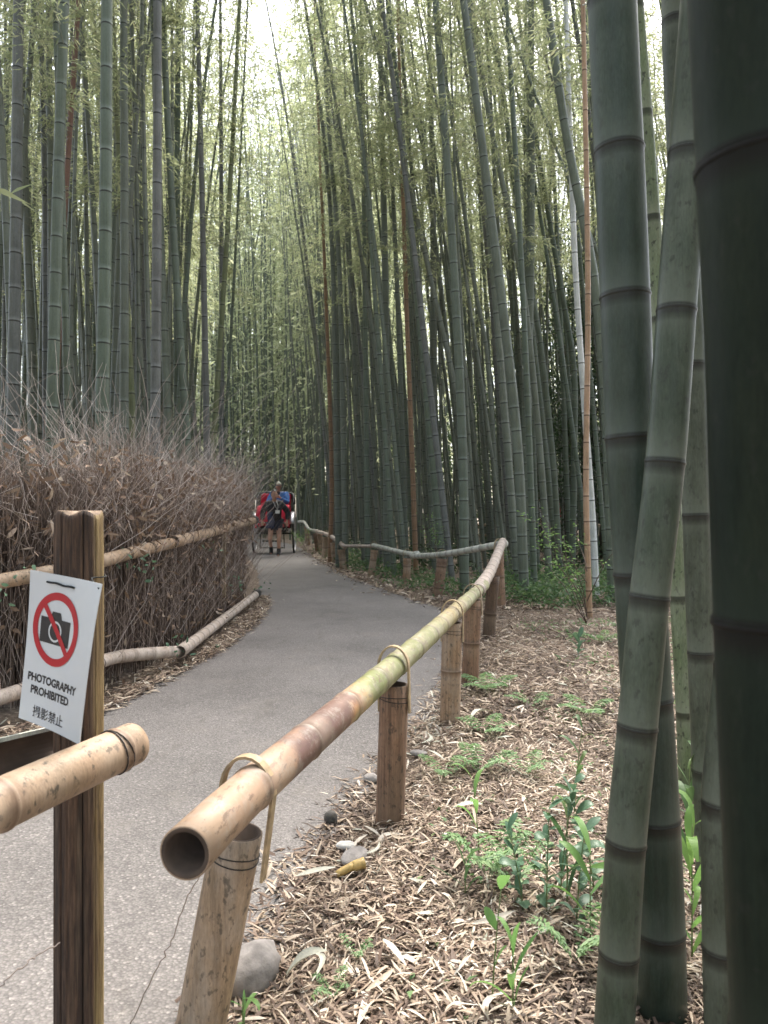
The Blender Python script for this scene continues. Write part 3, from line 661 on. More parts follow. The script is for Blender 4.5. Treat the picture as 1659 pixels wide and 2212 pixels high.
def text(name, body, x0, x1, yb, hgt, bold):
    cu = bpy.data.curves.new(name, 'FONT'); cu.body = body; cu.size = .02; cu.offset = bold; cu.resolution_u = 4; cu.fill_mode = 'BOTH' if False else 'FRONT'
    cu.dimensions = '2D'
    ob = bpy.data.objects.new(name, cu); C.objects.link(ob); bpy.context.view_layer.update()
    me = bpy.data.meshes.new_from_object(ob.evaluated_get(bpy.context.evaluated_depsgraph_get()))
    bpy.data.objects.remove(ob); bpy.data.curves.remove(cu)
    co = np.zeros(len(me.vertices) * 3, np.float32); me.vertices.foreach_get('co', co); co = co.reshape(-1, 3)
    mn, mx = co.min(0), co.max(0)
    x = x0 + (co[:, 0] - mn[0]) / (mx[0] - mn[0]) * (x1 - x0); y = yb - (co[:, 1] - mn[1]) / (mx[1] - mn[1]) * hgt
    me.vertices.foreach_set('co', smap(x / SW, y / SH, .0007).astype(np.float32).ravel()); me.update()
    me.name = name; return link(name, me, M['ink_black'], sign)
text('lettering', 'PHOTOGRAPHY', .075 * SW, .84 * SW, .727 * SH, .0165, .0007)
text('lettering', 'PROHIBITED', .135 * SW, .735 * SW, .808 * SH, .0165, .0007)
text('lettering', '撮影禁止', .20 * SW, .68 * SW, .955 * SH, .0225, .00015)
u = np.linspace(.24, .62, 10); tube_obj('string', smap(u, .055 + .02 * (u - .24) + .003 * np.sin(u * 30), .0022), .0022, M['string'], sign, 6)
pc = GO + np.array([0, 0, 1.0]); pts = [smap(np.array([.97]), np.array([.03]), .001)[0]] + [GO - SO + np.array([.052 * math.cos(t), .052 * math.sin(t), H - .13]) for t in np.linspace(-.7, 2.2, 9)]
tube_obj('string', catmull(np.array(pts), 24), .0016, M['string'], sign, 6)

# ------------------------------------------------------------------ bamboo grove
HB = 14.0
def crown_arrays(axis, z0, n_nodes, per, leaf, Lr=(1.3, .5), sub=48, lcs=(0, 1)):
    """branches and leaves round a culm axis (callable z -> xyz); returns MB with branch tubes and leaf diamonds"""
    mb = MB()
    bp, br, lp, ld = [], [], [], []
    for z in np.linspace(z0, HB * .985, n_nodes):
        t = (z - z0) / (HB - z0); c = axis(z)
        for _ in range(per):
            az = rng.uniform(0, 2 * math.pi); Lb = (Lr[0] * (1 - t) + Lr[1] * t) * rng.uniform(.55, 1.2) * (0.5 + min(1, t * 4) * .5)
            el = rng.uniform(.35, .95); tt = np.linspace(0, 1, 5)
            h = Lb * tt * math.cos(el); zz = Lb * (tt * math.sin(el) - .55 * tt ** 2)
            P = c + np.stack([h * math.cos(az), h * math.sin(az), zz], 1); bp.append(P); br.append(.006 * (1 - .8 * tt))
            k = int(sub * rng.uniform(.6, 1.3)); q = rng.uniform(.2, 1.05, k) ** .8
            base = np.stack([np.interp(q, tt, P[:, m]) for m in range(3)], 1) + rng.normal(0, .13 * Lb, (k, 3)) * np.array([1, 1, .7])
            dr = np.stack([np.full(k, math.cos(az)), np.full(k, math.sin(az)), np.full(k, -.35)], 1) + rng.normal(0, .55, (k, 3))
            lp.append(base); ld.append(dr)
    V, Q = multi_tubes(np.array(bp), np.array(br), 3)
    mb.add(V, Q, 1, lc=np.zeros(len(V)))
    P = np.concatenate(lp); D = np.concatenate(ld); n = len(P)
    V, Q = leaves4(P, D, rng.normal(size=(n, 3)) * .8 + [0, 0, 1], rng.uniform(.75, 1.25, n) * leaf[0], rng.uniform(.8, 1.2, n) * leaf[1])
    mb.add(V, Q, 0, lc=np.repeat(lcs[0] + (lcs[1] - lcs[0]) * rng.beta(2, 2, n), 4))
    return mb
PROTO = []
for k in range(8):
    bend = rng.uniform(.2, 1.0); wob = rng.uniform(-.06, .06, 2); ph = rng.uniform(0, 6, 2)
    def axis(z, bend=bend, wob=wob, ph=ph):
        t = z / HB; return np.array([bend * t ** 3.2 + wob[0] * math.sin(t * 5 + ph[0]) * t, wob[1] * math.sin(t * 6 + ph[1]) * t, z - .25 * bend * max(0, t - .6) ** 2 * 3])
    P = np.array([axis(z) for z in np.linspace(0, HB, 60)])
    nodes = node_list(HB, .10, .17, .36, .06)
    cm = pole_mesh('culm', P, lambda t: .052 * (1 - .8 * t ** 1.3) + .004, nodes, 'far', 10, 1, 0)
    mb = crown_arrays(axis, [5.6, 6.4, 5.0, 6.9][k % 4], 22, 2, (.118, .019), (1.5, .6), 58)
    ob = mb.build('foliage', [M['leaf'], M['branch']]); fm = ob.data; bpy.data.objects.remove(ob)
    PROTO.append((cm, fm))
# thin dead side twigs low on some culms
TW = []
for k in range(3):
    n = 16; z = rng.uniform(1.2, 6.5, n); az = rng.uniform(0, 6.28, n); L = rng.uniform(.4, 1.3, n); tt = np.linspace(0, 1, 4)
    P = np.stack([(L[:, None] * tt) * np.cos(az)[:, None], (L[:, None] * tt) * np.sin(az)[:, None], z[:, None] + L[:, None] * (.55 * tt - .25 * tt ** 2)], -1)
    P[:, 1:, :] += rng.normal(0, .03, (n, 3, 3)); V, Q = multi_tubes(P, np.full((n, 4), .0028) * (1 - .6 * tt), 3)
    TW.append(mesh_np('side_twigs', V, Q)); TW[-1].materials.append(M['branch'])
placed = []
def mesh_variant(me, mat, key, cache={}):
    """the same culm shape with another material shares vertices through a light copy made once per material"""
    if (me.name, key) not in cache:
        m2 = me.copy(); m2.materials.clear(); m2.materials.append(mat); cache[(me.name, key)] = m2
    return cache[(me.name, key)]
def bamboo(x, y, scale, lean, matk, label, group, proto=None, twig=False, thick=1.0, z=0.0):
    """lean = (dx, dy) slope of the culm"""
    e = empty('bamboo'); k = int(rng.integers(0, 8)) if proto is None else proto
    up = Vector((lean[0], lean[1], 1)).normalized(); q = Vector((0, 0, 1)).rotation_difference(up).to_matrix().to_4x4()
    az = math.atan2(lean[1], lean[0]) + rng.normal(0, .5) if abs(lean[0]) + abs(lean[1]) > .05 else rng.uniform(0, 6.28)
    e.matrix_basis = Matrix.Translation((x, y, z - .05)) @ q @ Matrix.Rotation(az, 4, 'Z') @ Matrix.Diagonal((scale * thick, scale * thick, scale, 1))
    tag(e, label, 'bamboo', group)
    o = bpy.data.objects.new('culm', mesh_variant(PROTO[k][0], M[matk], matk)); C.objects.link(o); o.parent = e
    f = bpy.data.objects.new('foliage', PROTO[int(rng.integers(0, 8))][1] if False else PROTO[k][1]); C.objects.link(f); f.parent = e
    f.scale = (1 / thick, 1 / thick, 1)
    if twig:
        t = bpy.data.objects.new('side_twigs', TW[int(rng.integers(0, 3))]); C.objects.link(t); t.parent = e; t.rotation_euler.z = rng.uniform(0, 6); t['kind'] = 'stuff'
    placed.append((x, y)); return e
def key_bamboo(pts, d, rad, matk, label, group, seg=12, top=13.5, prof='far', nodes_px=None, foliage=True, rings=False, sp=(.18, .36), twig=False, name='bamboo', taper=.75):
    """pts: image points along the culm at depth d, from top to bottom"""
    W_ = np.array([at(px, py, d) for px, py in pts])[::-1]      # bottom first
    if W_[0][2] > 0:
        dirv = (W_[0] - W_[1]) / (W_[1][2] - W_[0][2]); W_ = np.concatenate([[W_[0] + dirv * (W_[0][2] + .06)], W_])
    dirv = (W_[-1] - W_[-2]); dirv = dirv / dirv[2]; zt = W_[-1][2]
    extra = [W_[-1] + dirv * h + np.array([rng.normal(0, .004), rng.normal(0, .01), 0]) * h ** 1.6 for h in np.linspace(0, top - zt, 6)[1:]]
    W_ = np.concatenate([W_, extra]); base = W_[0].copy(); P = catmull(W_ - base, 120)
    T = np.linalg.norm(np.diff(P, axis=0), axis=1).sum(); L = np.concatenate([[0], np.cumsum(np.linalg.norm(np.diff(P, axis=0), axis=1))])
    if nodes_px is not None:
        zs = np.array([H - (py - CY) / F * d - base[2] for py in nodes_px])[::-1]
        nodes = [float(np.interp(z, P[:, 2], L)) for z in zs]
        lo = nodes[0]; s = (nodes[1] - nodes[0]) * .92
        while lo - s > .05: lo -= s; s = max(.07, s * .88); nodes.insert(0, lo)
        s = (nodes[-1] - nodes[-2]) * 1.03; hi = nodes[-1]
        while hi + s < T: hi += s; nodes.append(hi); s = min(.42, s * 1.02)
    else: nodes = node_list(T, rng.uniform(.05, .2), sp[0], sp[1], .04)
    e = empty(name, tuple(base)); tag(e, label, 'bamboo', group)
    rf = lambda t: rad * (1 - taper * t ** 1.4)
    cu = link('culm', pole_mesh('culm', P, rf, nodes, prof, seg, 1, 14 if prof == 'near' else 0), M[matk], e)
    if rings:
        for s in nodes:
            c = np.array([np.interp(s, L, P[:, q]) for q in range(3)])
            if c[2] + base[2] < 3.0: ring_obj(c, np.array([np.interp(s + .03, L, P[:, q]) for q in range(3)]) - c, rf(s / T), M[matk], cu, .0062)
    if foliage:
        fm = PROTO[int(rng.integers(0, 8))][1]; f = bpy.data.objects.new('foliage', fm); C.objects.link(f); f.parent = e
        up = Vector(P[-1] - P[0]).normalized(); f.matrix_basis = Vector((0, 0, 1)).rotation_difference(up).to_matrix().to_4x4() @ Matrix.Rotation(rng.uniform(0, 6.28), 4, 'Z') @ Matrix.Diagonal((.8, .8, T / HB, 1))
    if twig:
        t = bpy.data.objects.new('side_twigs', TW[int(rng.integers(0, 3))]); C.objects.link(t); t.parent = e; t.rotation_euler.z = rng.uniform(0, 6); t['kind'] = 'stuff'
    placed.append((base[0], base[1])); return e
# close culms at the right edge
G = 'thick bamboo culms at the right edge'
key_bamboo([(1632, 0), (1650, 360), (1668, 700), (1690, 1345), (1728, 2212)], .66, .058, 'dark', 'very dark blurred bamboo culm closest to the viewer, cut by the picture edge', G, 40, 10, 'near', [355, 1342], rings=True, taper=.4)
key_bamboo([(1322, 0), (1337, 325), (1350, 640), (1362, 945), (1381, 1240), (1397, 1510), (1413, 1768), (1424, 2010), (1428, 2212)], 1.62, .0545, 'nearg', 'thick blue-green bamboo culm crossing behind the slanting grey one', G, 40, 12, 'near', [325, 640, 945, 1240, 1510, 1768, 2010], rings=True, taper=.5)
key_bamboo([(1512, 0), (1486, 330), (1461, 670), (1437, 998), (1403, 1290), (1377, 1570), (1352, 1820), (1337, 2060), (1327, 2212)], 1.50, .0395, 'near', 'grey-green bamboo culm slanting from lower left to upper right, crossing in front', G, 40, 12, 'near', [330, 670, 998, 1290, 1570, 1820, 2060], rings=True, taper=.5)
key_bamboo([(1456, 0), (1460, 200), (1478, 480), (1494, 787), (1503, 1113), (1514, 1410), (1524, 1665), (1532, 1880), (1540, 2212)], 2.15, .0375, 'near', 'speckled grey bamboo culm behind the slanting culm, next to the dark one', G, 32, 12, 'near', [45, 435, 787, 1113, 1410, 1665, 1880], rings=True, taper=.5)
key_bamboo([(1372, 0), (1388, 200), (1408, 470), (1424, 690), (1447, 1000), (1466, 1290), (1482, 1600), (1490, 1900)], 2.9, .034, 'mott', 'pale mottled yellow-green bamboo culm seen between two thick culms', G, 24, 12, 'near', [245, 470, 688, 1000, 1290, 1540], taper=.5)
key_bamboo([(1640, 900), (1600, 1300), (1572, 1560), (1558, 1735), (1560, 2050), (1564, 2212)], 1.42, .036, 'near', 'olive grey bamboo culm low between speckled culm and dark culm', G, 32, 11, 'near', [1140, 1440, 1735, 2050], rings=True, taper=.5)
# named culms behind the brushwood fence
GL = 'tall culms behind the brushwood fence'
KL = [([(40, 0), (35, 450), (28, 895)], 26, .062, 'grey', 'thick grey bamboo nearest the picture edge behind the brush fence'),
      ([(45, 60), (58, 480), (72, 895)], 17, .055, 'green', 'green bamboo second in from the edge behind the brush fence'),
      ([(87, 0), (97, 400), (99, 800)], 15, .05, 'grey', 'speckled grey bamboo between green culms near the red-brown one'),
      ([(104, 0), (110, 420), (112, 850)], 17, .055, 'green', 'green bamboo tucked behind the speckled grey one near the red-brown culm'),
      ([(139, 0), (125, 420), (115, 800)], 26, .06, 'mid', 'thick green bamboo directly behind the red-brown culm'),
      ([(170, 0), (142, 420), (118, 900)], 14, .04, 'red', 'red-brown dead bamboo leaning among the green culms'),
      ([(231, 0), (228, 450), (220, 920)], 29, .062, 'mid', 'thickest green bamboo standing above the brush fence'),
      ([(246, 100), (262, 450), (288, 942)], 16, .05, 'olive', 'mottled olive bamboo curving beside the thickest green one'),
      ([(267, 0), (269, 450), (268, 895)], 20, .055, 'mid', 'smooth blue-green bamboo behind the mottled olive one'),
      ([(330, 0), (345, 450), (364, 930)], 18, .055, 'green', 'straighter of two green bamboos that touch halfway up'),
      ([(350, 0), (372, 450), (402, 930)], 18, .055, 'mid', 'leaning one of two green bamboos that touch halfway up'),
      ([(426, 0), (437, 450), (446, 910)], 15, .055, 'grey', 'slim grey bamboo standing alone towards the path'),
      ([(476, 0), (478, 450), (479, 910)], 11, .05, 'grey', 'thin grey-green bamboo behind the crossing yellow-green culm'),
      ([(518, 0), (496, 420), (463, 930)], 13, .05, 'olive', 'yellow-green bamboo leaning towards the sky gap over the path'),
      ([(532, 70), (512, 480), (487, 930)], 6, .03, 'mid', 'very thin dark bamboo leaning beside the yellow-green one')]
for pts, wpx, rad, mk, lab in KL:
    d = min(13.0, 2 * rad * F / wpx * .97); key_bamboo(pts, d, rad, mk, lab, GL, 14, 14, 'far', None, sp=(.26, .38), twig=wpx < 17)
GR = 'tall culms beyond the low railing'
KR = [([(941, 0), (982, 602), (1000, 1000), (1003, 1288)], 10.0, .066, 'mid', 'thick dark green bamboo based beside the railing bend'),
      ([(1001, 0), (1078, 602), (1117, 950), (1133, 1298)], 9.5, .066, 'mid', 'thick leaning green bamboo behind the corner of the railing'),
      ([(861, 0), (906, 602), (925, 950), (940, 1240)], 13.4, .052, 'mid', 'bright green bamboo right of the two brown ones'),
      ([(788, 0), (850, 250), (930, 602), (993, 891), (1032, 1197)], 12.5, .05, 'green', 'slender bamboo leaning strongly left across its neighbours'),
      ([(1016, 0), (1060, 270), (1126, 602), (1160, 900), (1183, 1197)], 11.5, .055, 'green', 'bamboo leaning parallel to the thick one at the corner'),
      ([(1147, 0), (1146, 500), (1136, 1012), (1140, 1262)], 12.0, .085, 'mid', 'thick upright bamboo crossing the leaning ones near the corner'),
      ([(1136, 0), (1136, 420), (1150, 900), (1160, 1240)], 14.0, .06, 'mid', 'dark upright bamboo half hidden by the thick upright one'),
      ([(1180, 0), (1225, 300), (1283, 602), (1310, 900), (1322, 1230)], 9.0, .065, 'mid', 'thick bamboo leaning right to meet the tan culm'),
      ([(1089, 26), (1170, 240), (1287, 537)], 11.0, .03, 'mid', 'thin dark bamboo sloping steeply across the gap of sky'),
      ([(1222, 0), (1232, 300), (1244, 602), (1264, 900), (1280, 1120), (1289, 1300)], 9.4, .042, 'white', 'white bleached bamboo beside the thin tan one'),
      ([(1259, 0), (1270, 602), (1266, 1042), (1274, 1344)], 7.6, .031, 'tan', 'thin straight tan bamboo with dark rings standing on the litter'),
      ([(861, 86), (876, 602), (887, 900), (899, 1240)], 13.2, .048, 'brown', 'orange-brown dead bamboo rising in the middle of the grove'),
      ([(659, 9), (700, 300), (720, 602), (731, 1215)], 15.0, .062, 'mid', 'dark bamboo at the grove edge closest to the path'),
      ([(692, 0), (712, 300), (734, 602), (746, 1205)], 14.8, .062, 'green', 'grey-green bamboo second from the grove edge by the path'),
      ([(780, 43), (788, 602), (794, 1215)], 14.5, .058, 'green', 'upright dark bamboo between path edge and brown bamboo'),
      ([(822, 129), (832, 602), (837, 1235)], 13.6, .075, 'mid', 'broad upright green bamboo behind the middle of the railing'),
      ([(836, 172), (857, 602), (878, 1225)], 14.0, .056, 'mid', 'smooth green bamboo just left of the orange-brown one'),
      ([(930, 200), (936, 548), (934, 1215)], 15.0, .085, 'mid', 'broad shadowed bamboo behind the thick dark green one'),
      ([(960, 142), (1023, 602), (1053, 780), (1082, 1230)], 12.5, .042, 'green', 'slim grey bamboo bent in its middle left of the corner'),
      ([(1150, 640), (1195, 640 + 60), (1218, 1000), (1228, 1240)][0:1] + [(1170, 760), (1195, 1000), (1210, 1235)], 13.0, .055, 'green', 'bamboo with dark rings standing in the shrubs behind the corner'),
      ([(1215, 640), (1240, 800), (1240, 1000), (1236, 1225)], 13.5, .06, 'mid', 'dark green bamboo left of the bleached white one'),
      ([(1080, 560), (1100, 900), (1105, 1220)], 13.0, .045, 'green', 'slim bamboo rising behind the railing corner post'),
      ([(700, 540), (716, 1000), (712, 1220)], 16.5, .05, 'brown', 'thin brown bamboo at the grove edge beyond the railing')]
for pts, d, rad, mk, lab in KR:
    key_bamboo(pts, d, rad, mk, lab, GR, 14, 14.5, 'far', None, sp=(.22, .40), twig=rng.uniform() < .5)
# the rest of the grove
def corridor(x, y): return (xl(y) - .5 if y > 15 else -99) < x < xr(y) + .35
def fill(n, gen, mind, mats, label, group, lean_f, far=False):
    got = 0; tries = 0; res = []
    while got < n and tries < n * 60:
        tries += 1; x, y = gen()
        if any((x - a) ** 2 + (y - b) ** 2 < mind * mind for a, b in placed): continue
        placed.append((x, y)); res.append((x, y)); got += 1
    return res
def gen_right():
    d = 10.2 + 22 * rng.beta(1.1, 1.7); lo = max(float(xr(d)) + .55, -.02 * d - 1e9); hi = .56 * d + .4
    return rng.uniform(lo, hi), d
def gen_left():
    d = 6.5 + 26 * rng.beta(1.1, 1.6); fx = float(np.interp(d, FC[:, 1], FC[:, 0])) if d < 15.5 else float(xl(d)) - .4
    return rng.uniform(-.56 * d - .3, fx - .75), d
ptsR = fill(128, gen_right, .42, None, None, None, None); ptsL = fill(96, gen_left, .42, None, None, None, None)
def fill_label(x, y, mk, th, sl, where):
    u = x / y; third = 'rightmost' if u > .3 else 'right' if u > .12 else 'centre' if u > -.12 else 'left' if u > -.34 else 'leftmost'
    return '%s %s bamboo %s, %s %s of grove %s' % ('stout' if th > .96 else 'slender' if th < .82 else 'medium', {'green': 'pale green', 'mid': 'dark green', 'grey': 'grey', 'brown': 'brown'}[str(mk)], 'leaning left' if sl < -.06 else 'leaning right' if sl > .03 else 'upright', 'front' if y < 14 else 'middle' if y < 20 else 'back', third, where)
for x, y in ptsR:
    sl = -.05 - .07 * rng.beta(1.3, 2) + rng.normal(0, .025)
    mk = rng.choice(['green', 'mid', 'mid', 'mid', 'grey', 'green', 'brown' if rng.uniform() < .1 else 'mid']); th = rng.uniform(.68, 1.08)
    bamboo(x, y, rng.uniform(.92, 1.22), (sl, rng.normal(0, .03)), mk, fill_label(x, y, mk, th, sl, 'beyond low railing'), 'grove beyond the low railing', twig=rng.uniform() < .5, thick=th)
for x, y in ptsL:
    mk = rng.choice(['green', 'mid', 'mid', 'grey', 'green']); th = rng.uniform(.75, 1.1); sl = rng.normal(.01, .035)
    bamboo(x, y, rng.uniform(.85, 1.15), (sl, rng.normal(0, .03)), mk, fill_label(x, y, mk, th, sl, 'behind brush fence'), 'grove behind the brushwood fence', twig=rng.uniform() < .55, thick=th)
dup = {}
for o in list(bpy.data.objects):
    if o.get('group') in ('grove beyond the low railing', 'grove behind the brushwood fence'): dup.setdefault(o['label'], []).append(o)
ORD = ['first', 'second', 'third', 'fourth', 'fifth', 'sixth', 'seventh', 'eighth', 'ninth', 'tenth', 'eleventh', 'twelfth']
for lab, obs in dup.items():
    if len(obs) > 1:
        for k, o in enumerate(sorted(obs, key=lambda q: q.matrix_basis.translation.x / q.matrix_basis.translation.y)): o['label'] = lab + ', %s from left' % ORD[min(k, 11)]
# bamboo off to the sides and behind the viewer: shades the place as the grove does
def thin_culms(n, gen, lean0, lab):
    mb = MB(); k = 0; tries = 0
    while k < n and tries < n * 40:
        tries += 1; x, y = gen()
        if any((x - a) ** 2 + (y - b) ** 2 < .07 for a, b in placed): continue
        placed.append((x, y)); k += 1; hh = rng.uniform(11, 15); sl = lean0 + rng.normal(0, .035); bd = rng.normal(0, .7); sp = rng.uniform(.35, .46); s0 = rng.uniform(.1, .4)
        zz, dk = [-.05], [0]
        for z in np.arange(s0, hh, sp): zz += [z - .016, z, z + .016]; dk += [0, 1, 0]
        zz = np.array(zz); t = np.clip(zz / hh, 0, 1); r = rng.uniform(.024, .05) * (1 - .8 * t ** 1.3)
        V, Q, _ = tube(np.stack([x + sl * zz + bd * t ** 3, y + .02 * rng.normal() * zz, zz], 1), r * (1 + .04 * np.array(dk)), 4, False)
        nd = np.zeros((len(zz), 3)); nd[:, 0] = dk; mb.add(V, Q, 0, nd=np.repeat(nd, 4, 0))
    o = mb.build('thin_culms', M['thin']); tag(o, lab, 'bamboo', None, 'stuff')
M['thin'] = culm_mat('culm_thin', [(0, (.12, .135, .105)), (1, (.12, .135, .105))], pale=(.22, .23, .19), bloom=.5)
def gen_r2():
    d = 11.5 + 17 * rng.uniform() ** .8; return rng.uniform(float(xr(d)) + .6, .5 * d), d
def gen_l2():
    d = 8 + 18 * rng.uniform() ** .8; fx = float(np.interp(d, FC[:, 1], FC[:, 0])) if d < 15.5 else float(xl(d)) - .4; return rng.uniform(-.54 * d, fx - .9), d
thin_culms(230, gen_r2, -.07, 'many thin culms filling the grove beyond the low railing'); thin_culms(150, gen_l2, .0, 'many thin culms filling the grove behind the brushwood fence')
def around():
    n = 230; P_, R__, cs = [], [], []; tt = np.linspace(0, 1, 7)
    while len(cs) < n:
        x, y = rng.uniform(-16, 16), rng.uniform(-16, 8)
        if (xl(max(y, -3)) - .6 < x < xr(max(y, -3)) + .9) or (y > 0 and abs(x) < .62 * y + 1.0) or math.hypot(x, y) < 1.5: continue
        if x < 0 and y > 2.2 and x > -4.5: continue
        h = rng.uniform(11, 16); ln = rng.normal(0, .04); bd = rng.normal(0, 1.0)
        P_.append(np.stack([x + ln * h * tt + bd * tt ** 3, y + 0 * tt, h * tt], 1)); R__.append(rng.uniform(.045, .065) * (1 - .75 * tt)); cs.append((x, y, ln, bd, h))
    V, Q = multi_tubes(np.array(P_), np.array(R__), 6)
    o = link('surrounding_culms', mesh_np('surrounding_culms', V, Q, True, {'nd': np.zeros((len(V), 3))}), M['mid']); tag(o, 'rest of the bamboo grove around the viewer', 'bamboo', None, 'stuff')
    cs = np.array(cs); m = 68000; i = rng.integers(0, n, m); t = .3 + .7 * rng.beta(1.3, 1.5, m); c = cs[i]
    P = np.stack([c[:, 0] + c[:, 2] * c[:, 4] * t + c[:, 3] * t ** 3, c[:, 1], c[:, 4] * t], 1); rr = 2.2 * np.sqrt(rng.uniform(0, 1, m)); az = rng.uniform(0, 6.28, m); P += np.stack([rr * np.cos(az), rr * np.sin(az), rng.normal(0, .3, m)], 1)
    V, Q = leaves4(P, np.stack([np.cos(az), np.sin(az), np.full(m, -.4)], 1) + rng.normal(0, .6, (m, 3)), rng.normal(size=(m, 3)) + [0, 0, .8], rng.uniform(.24, .40, m), rng.uniform(.05, .085, m))
    tag(link('surrounding_foliage', mesh_np('surrounding_foliage', V, Q, True, {'lc': np.repeat(rng.beta(2, 2, m), 4)}), M['leaf'], o), None, None, None, 'stuff')
around()
# far bamboo reads as one mass
def far_mass():
    n = 1000; mb = MB(); P_, R__ = [], []; tt = np.linspace(0, 1, 7); cs = []
    k = 0
    while k < n:
        d = rng.uniform(24, 75); x = (rng.uniform(-.62, .62) if rng.uniform() < .55 else rng.uniform(-.34, .04)) * d
        tall = k % 15 == 0
        if tall: d = rng.uniform(30, 46); x = rng.uniform(-.24, -.09) * d
        if d < 36 and xl(d) - .4 < x < xr(d) + .4: continue
        if d < 31 and rng.uniform() < .5: continue
        h = rng.uniform(14, 18) + .13 * d + (5 if tall else 0); ln = rng.normal(-.03 if x > 0 else 0, .04); bd = rng.normal(0, 1.2)
        P_.append(np.stack([x + ln * h * tt + bd * tt ** 3, d + 0 * tt, h * tt], 1)); R__.append(rng.uniform(.04, .065) * (1 - .75 * tt)); cs.append((x, d, ln, bd, h)); k += 1
    V, Q = multi_tubes(np.array(P_), np.array(R__), 6)
    link_o = link('far_culms', mesh_np('far_culms', V, Q, True, {'nd': np.zeros((len(V), 3))}), M['mid'])
    cs = np.array(cs); m = 275000; i = rng.integers(0, n, m); t = .10 + .90 * rng.beta(1.35, 1.15, m); c = cs[i]
    P = np.stack([c[:, 0] + c[:, 2] * c[:, 4] * t + c[:, 3] * t ** 3, c[:, 1], c[:, 4] * t], 1); rr = (1.5 * (1 - .6 * t) + .2) * np.sqrt(rng.uniform(0, 1, m)); az = rng.uniform(0, 6.28, m)
    P += np.stack([rr * np.cos(az), rr * np.sin(az), rng.normal(0, .3, m)], 1)
    D = np.stack([np.cos(az), np.sin(az), np.full(m, -.5)], 1) + rng.normal(0, .6, (m, 3))
    V, Q = leaves4(P, D, rng.normal(size=(m, 3)) + [0, 0, .8], rng.uniform(.21, .36, m) * (.8 + P[:, 1] / 110), rng.uniform(.05, .078, m) * (.8 + P[:, 1] / 110))
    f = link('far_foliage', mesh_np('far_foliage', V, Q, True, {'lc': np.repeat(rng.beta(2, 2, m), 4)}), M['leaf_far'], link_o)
    tag(f, None, None, None, 'stuff')
    tag(link_o, 'distant mass of bamboo closing the view behind the grove', 'bamboo', None, 'stuff')
far_mass()
# dark evergreens among the bamboo beyond the corner
M['bark'] = simple('bark', (.06, .05, .04), .9, 0, .4, 12, .5)
for (px, d, hh, wd, lab) in ((1215, 21, 9.5, 2.2, 'dark evergreen tree behind the bleached white bamboo'), (1300, 17.5, 7, 1.6, 'dark evergreen tree behind the tan bamboo'), (1120, 25, 8, 2.2, 'dark evergreen tree far behind the railing corner'), (1420, 16, 6.5, 1.8, 'dark evergreen tree seen between the thick culms')):
    x = (px - CX) / F * d; e = empty('evergreen_tree', (x, d, 0)); tag(e, lab, 'tree', 'evergreens inside the grove')
    tt = np.linspace(0, 1, 8); tr = np.stack([.25 * np.sin(tt * 4), .15 * np.sin(tt * 3 + 1), hh * tt], 1); tube_obj('trunk', tr, .11 * (1 - .8 * tt), M['bark'], e, 8)
    m = 9000; nc = 60; cz = rng.uniform(.12, 1, nc); ca = rng.uniform(0, 6.28, nc); cr = wd * np.sqrt(rng.uniform(.02, 1, nc)) * (1 - .6 * cz)
    cen = np.stack([cr * np.cos(ca), cr * np.sin(ca), cz * hh], 1); i = rng.integers(0, nc, m)
    P = cen[i] + rng.normal(0, 1, (m, 3)) * np.array([.38, .38, .25]); V, Q = leaves4(P, rng.normal(size=(m, 3)) + [0, 0, -.3], rng.normal(size=(m, 3)) * .6 + [0, 0, 1], rng.uniform(.08, .14, m), rng.uniform(.035, .06, m))
    mb = MB(); mb.add(V, Q, 0, lc=np.repeat(rng.beta(1.5, 2.5, m), 4))
    bp = np.stack([np.linspace(tr[int(z * 7)], c, 4) for z, c in zip(np.clip(cz - .1, 0, .95), cen)]); V, Q = multi_tubes(bp, np.full((nc, 4), .02) * np.array([1, .8, .5, .3]), 4); mb.add(V, Q, 1, lc=np.zeros(len(V)))
    mb.build('crown', [M['leaf_dark'], M['bark']], e)

def thicket():
    m = 45000; nc = 420; d = rng.uniform(33, 62, nc); x = rng.uniform(-.02, .62, nc) * d; k = rng.uniform(0, 1, nc) < .42; x = np.where(k, rng.uniform(-.62, -.20, nc) * d, x); hh = rng.uniform(.3, 6.5, nc)
    i = rng.integers(0, nc, m); P = np.stack([x[i], d[i], hh[i]], 1) + rng.normal(0, 1, (m, 3)) * [.8, .8, .55]; P[:, 2] = np.abs(P[:, 2])
    V, Q = leaves4(P, rng.normal(size=(m, 3)), rng.normal(size=(m, 3)) * .6 + [0, 0, 1], rng.uniform(.24, .42, m), rng.uniform(.11, .19, m))
    tag(link('far_thicket', mesh_np('far_thicket', V, Q, True, {'lc': np.repeat(rng.beta(1.4, 2.2, m), 4)}), M['leaf_dark']), 'dark thicket filling the view low behind the bamboo grove', None, None, 'stuff')
thicket()
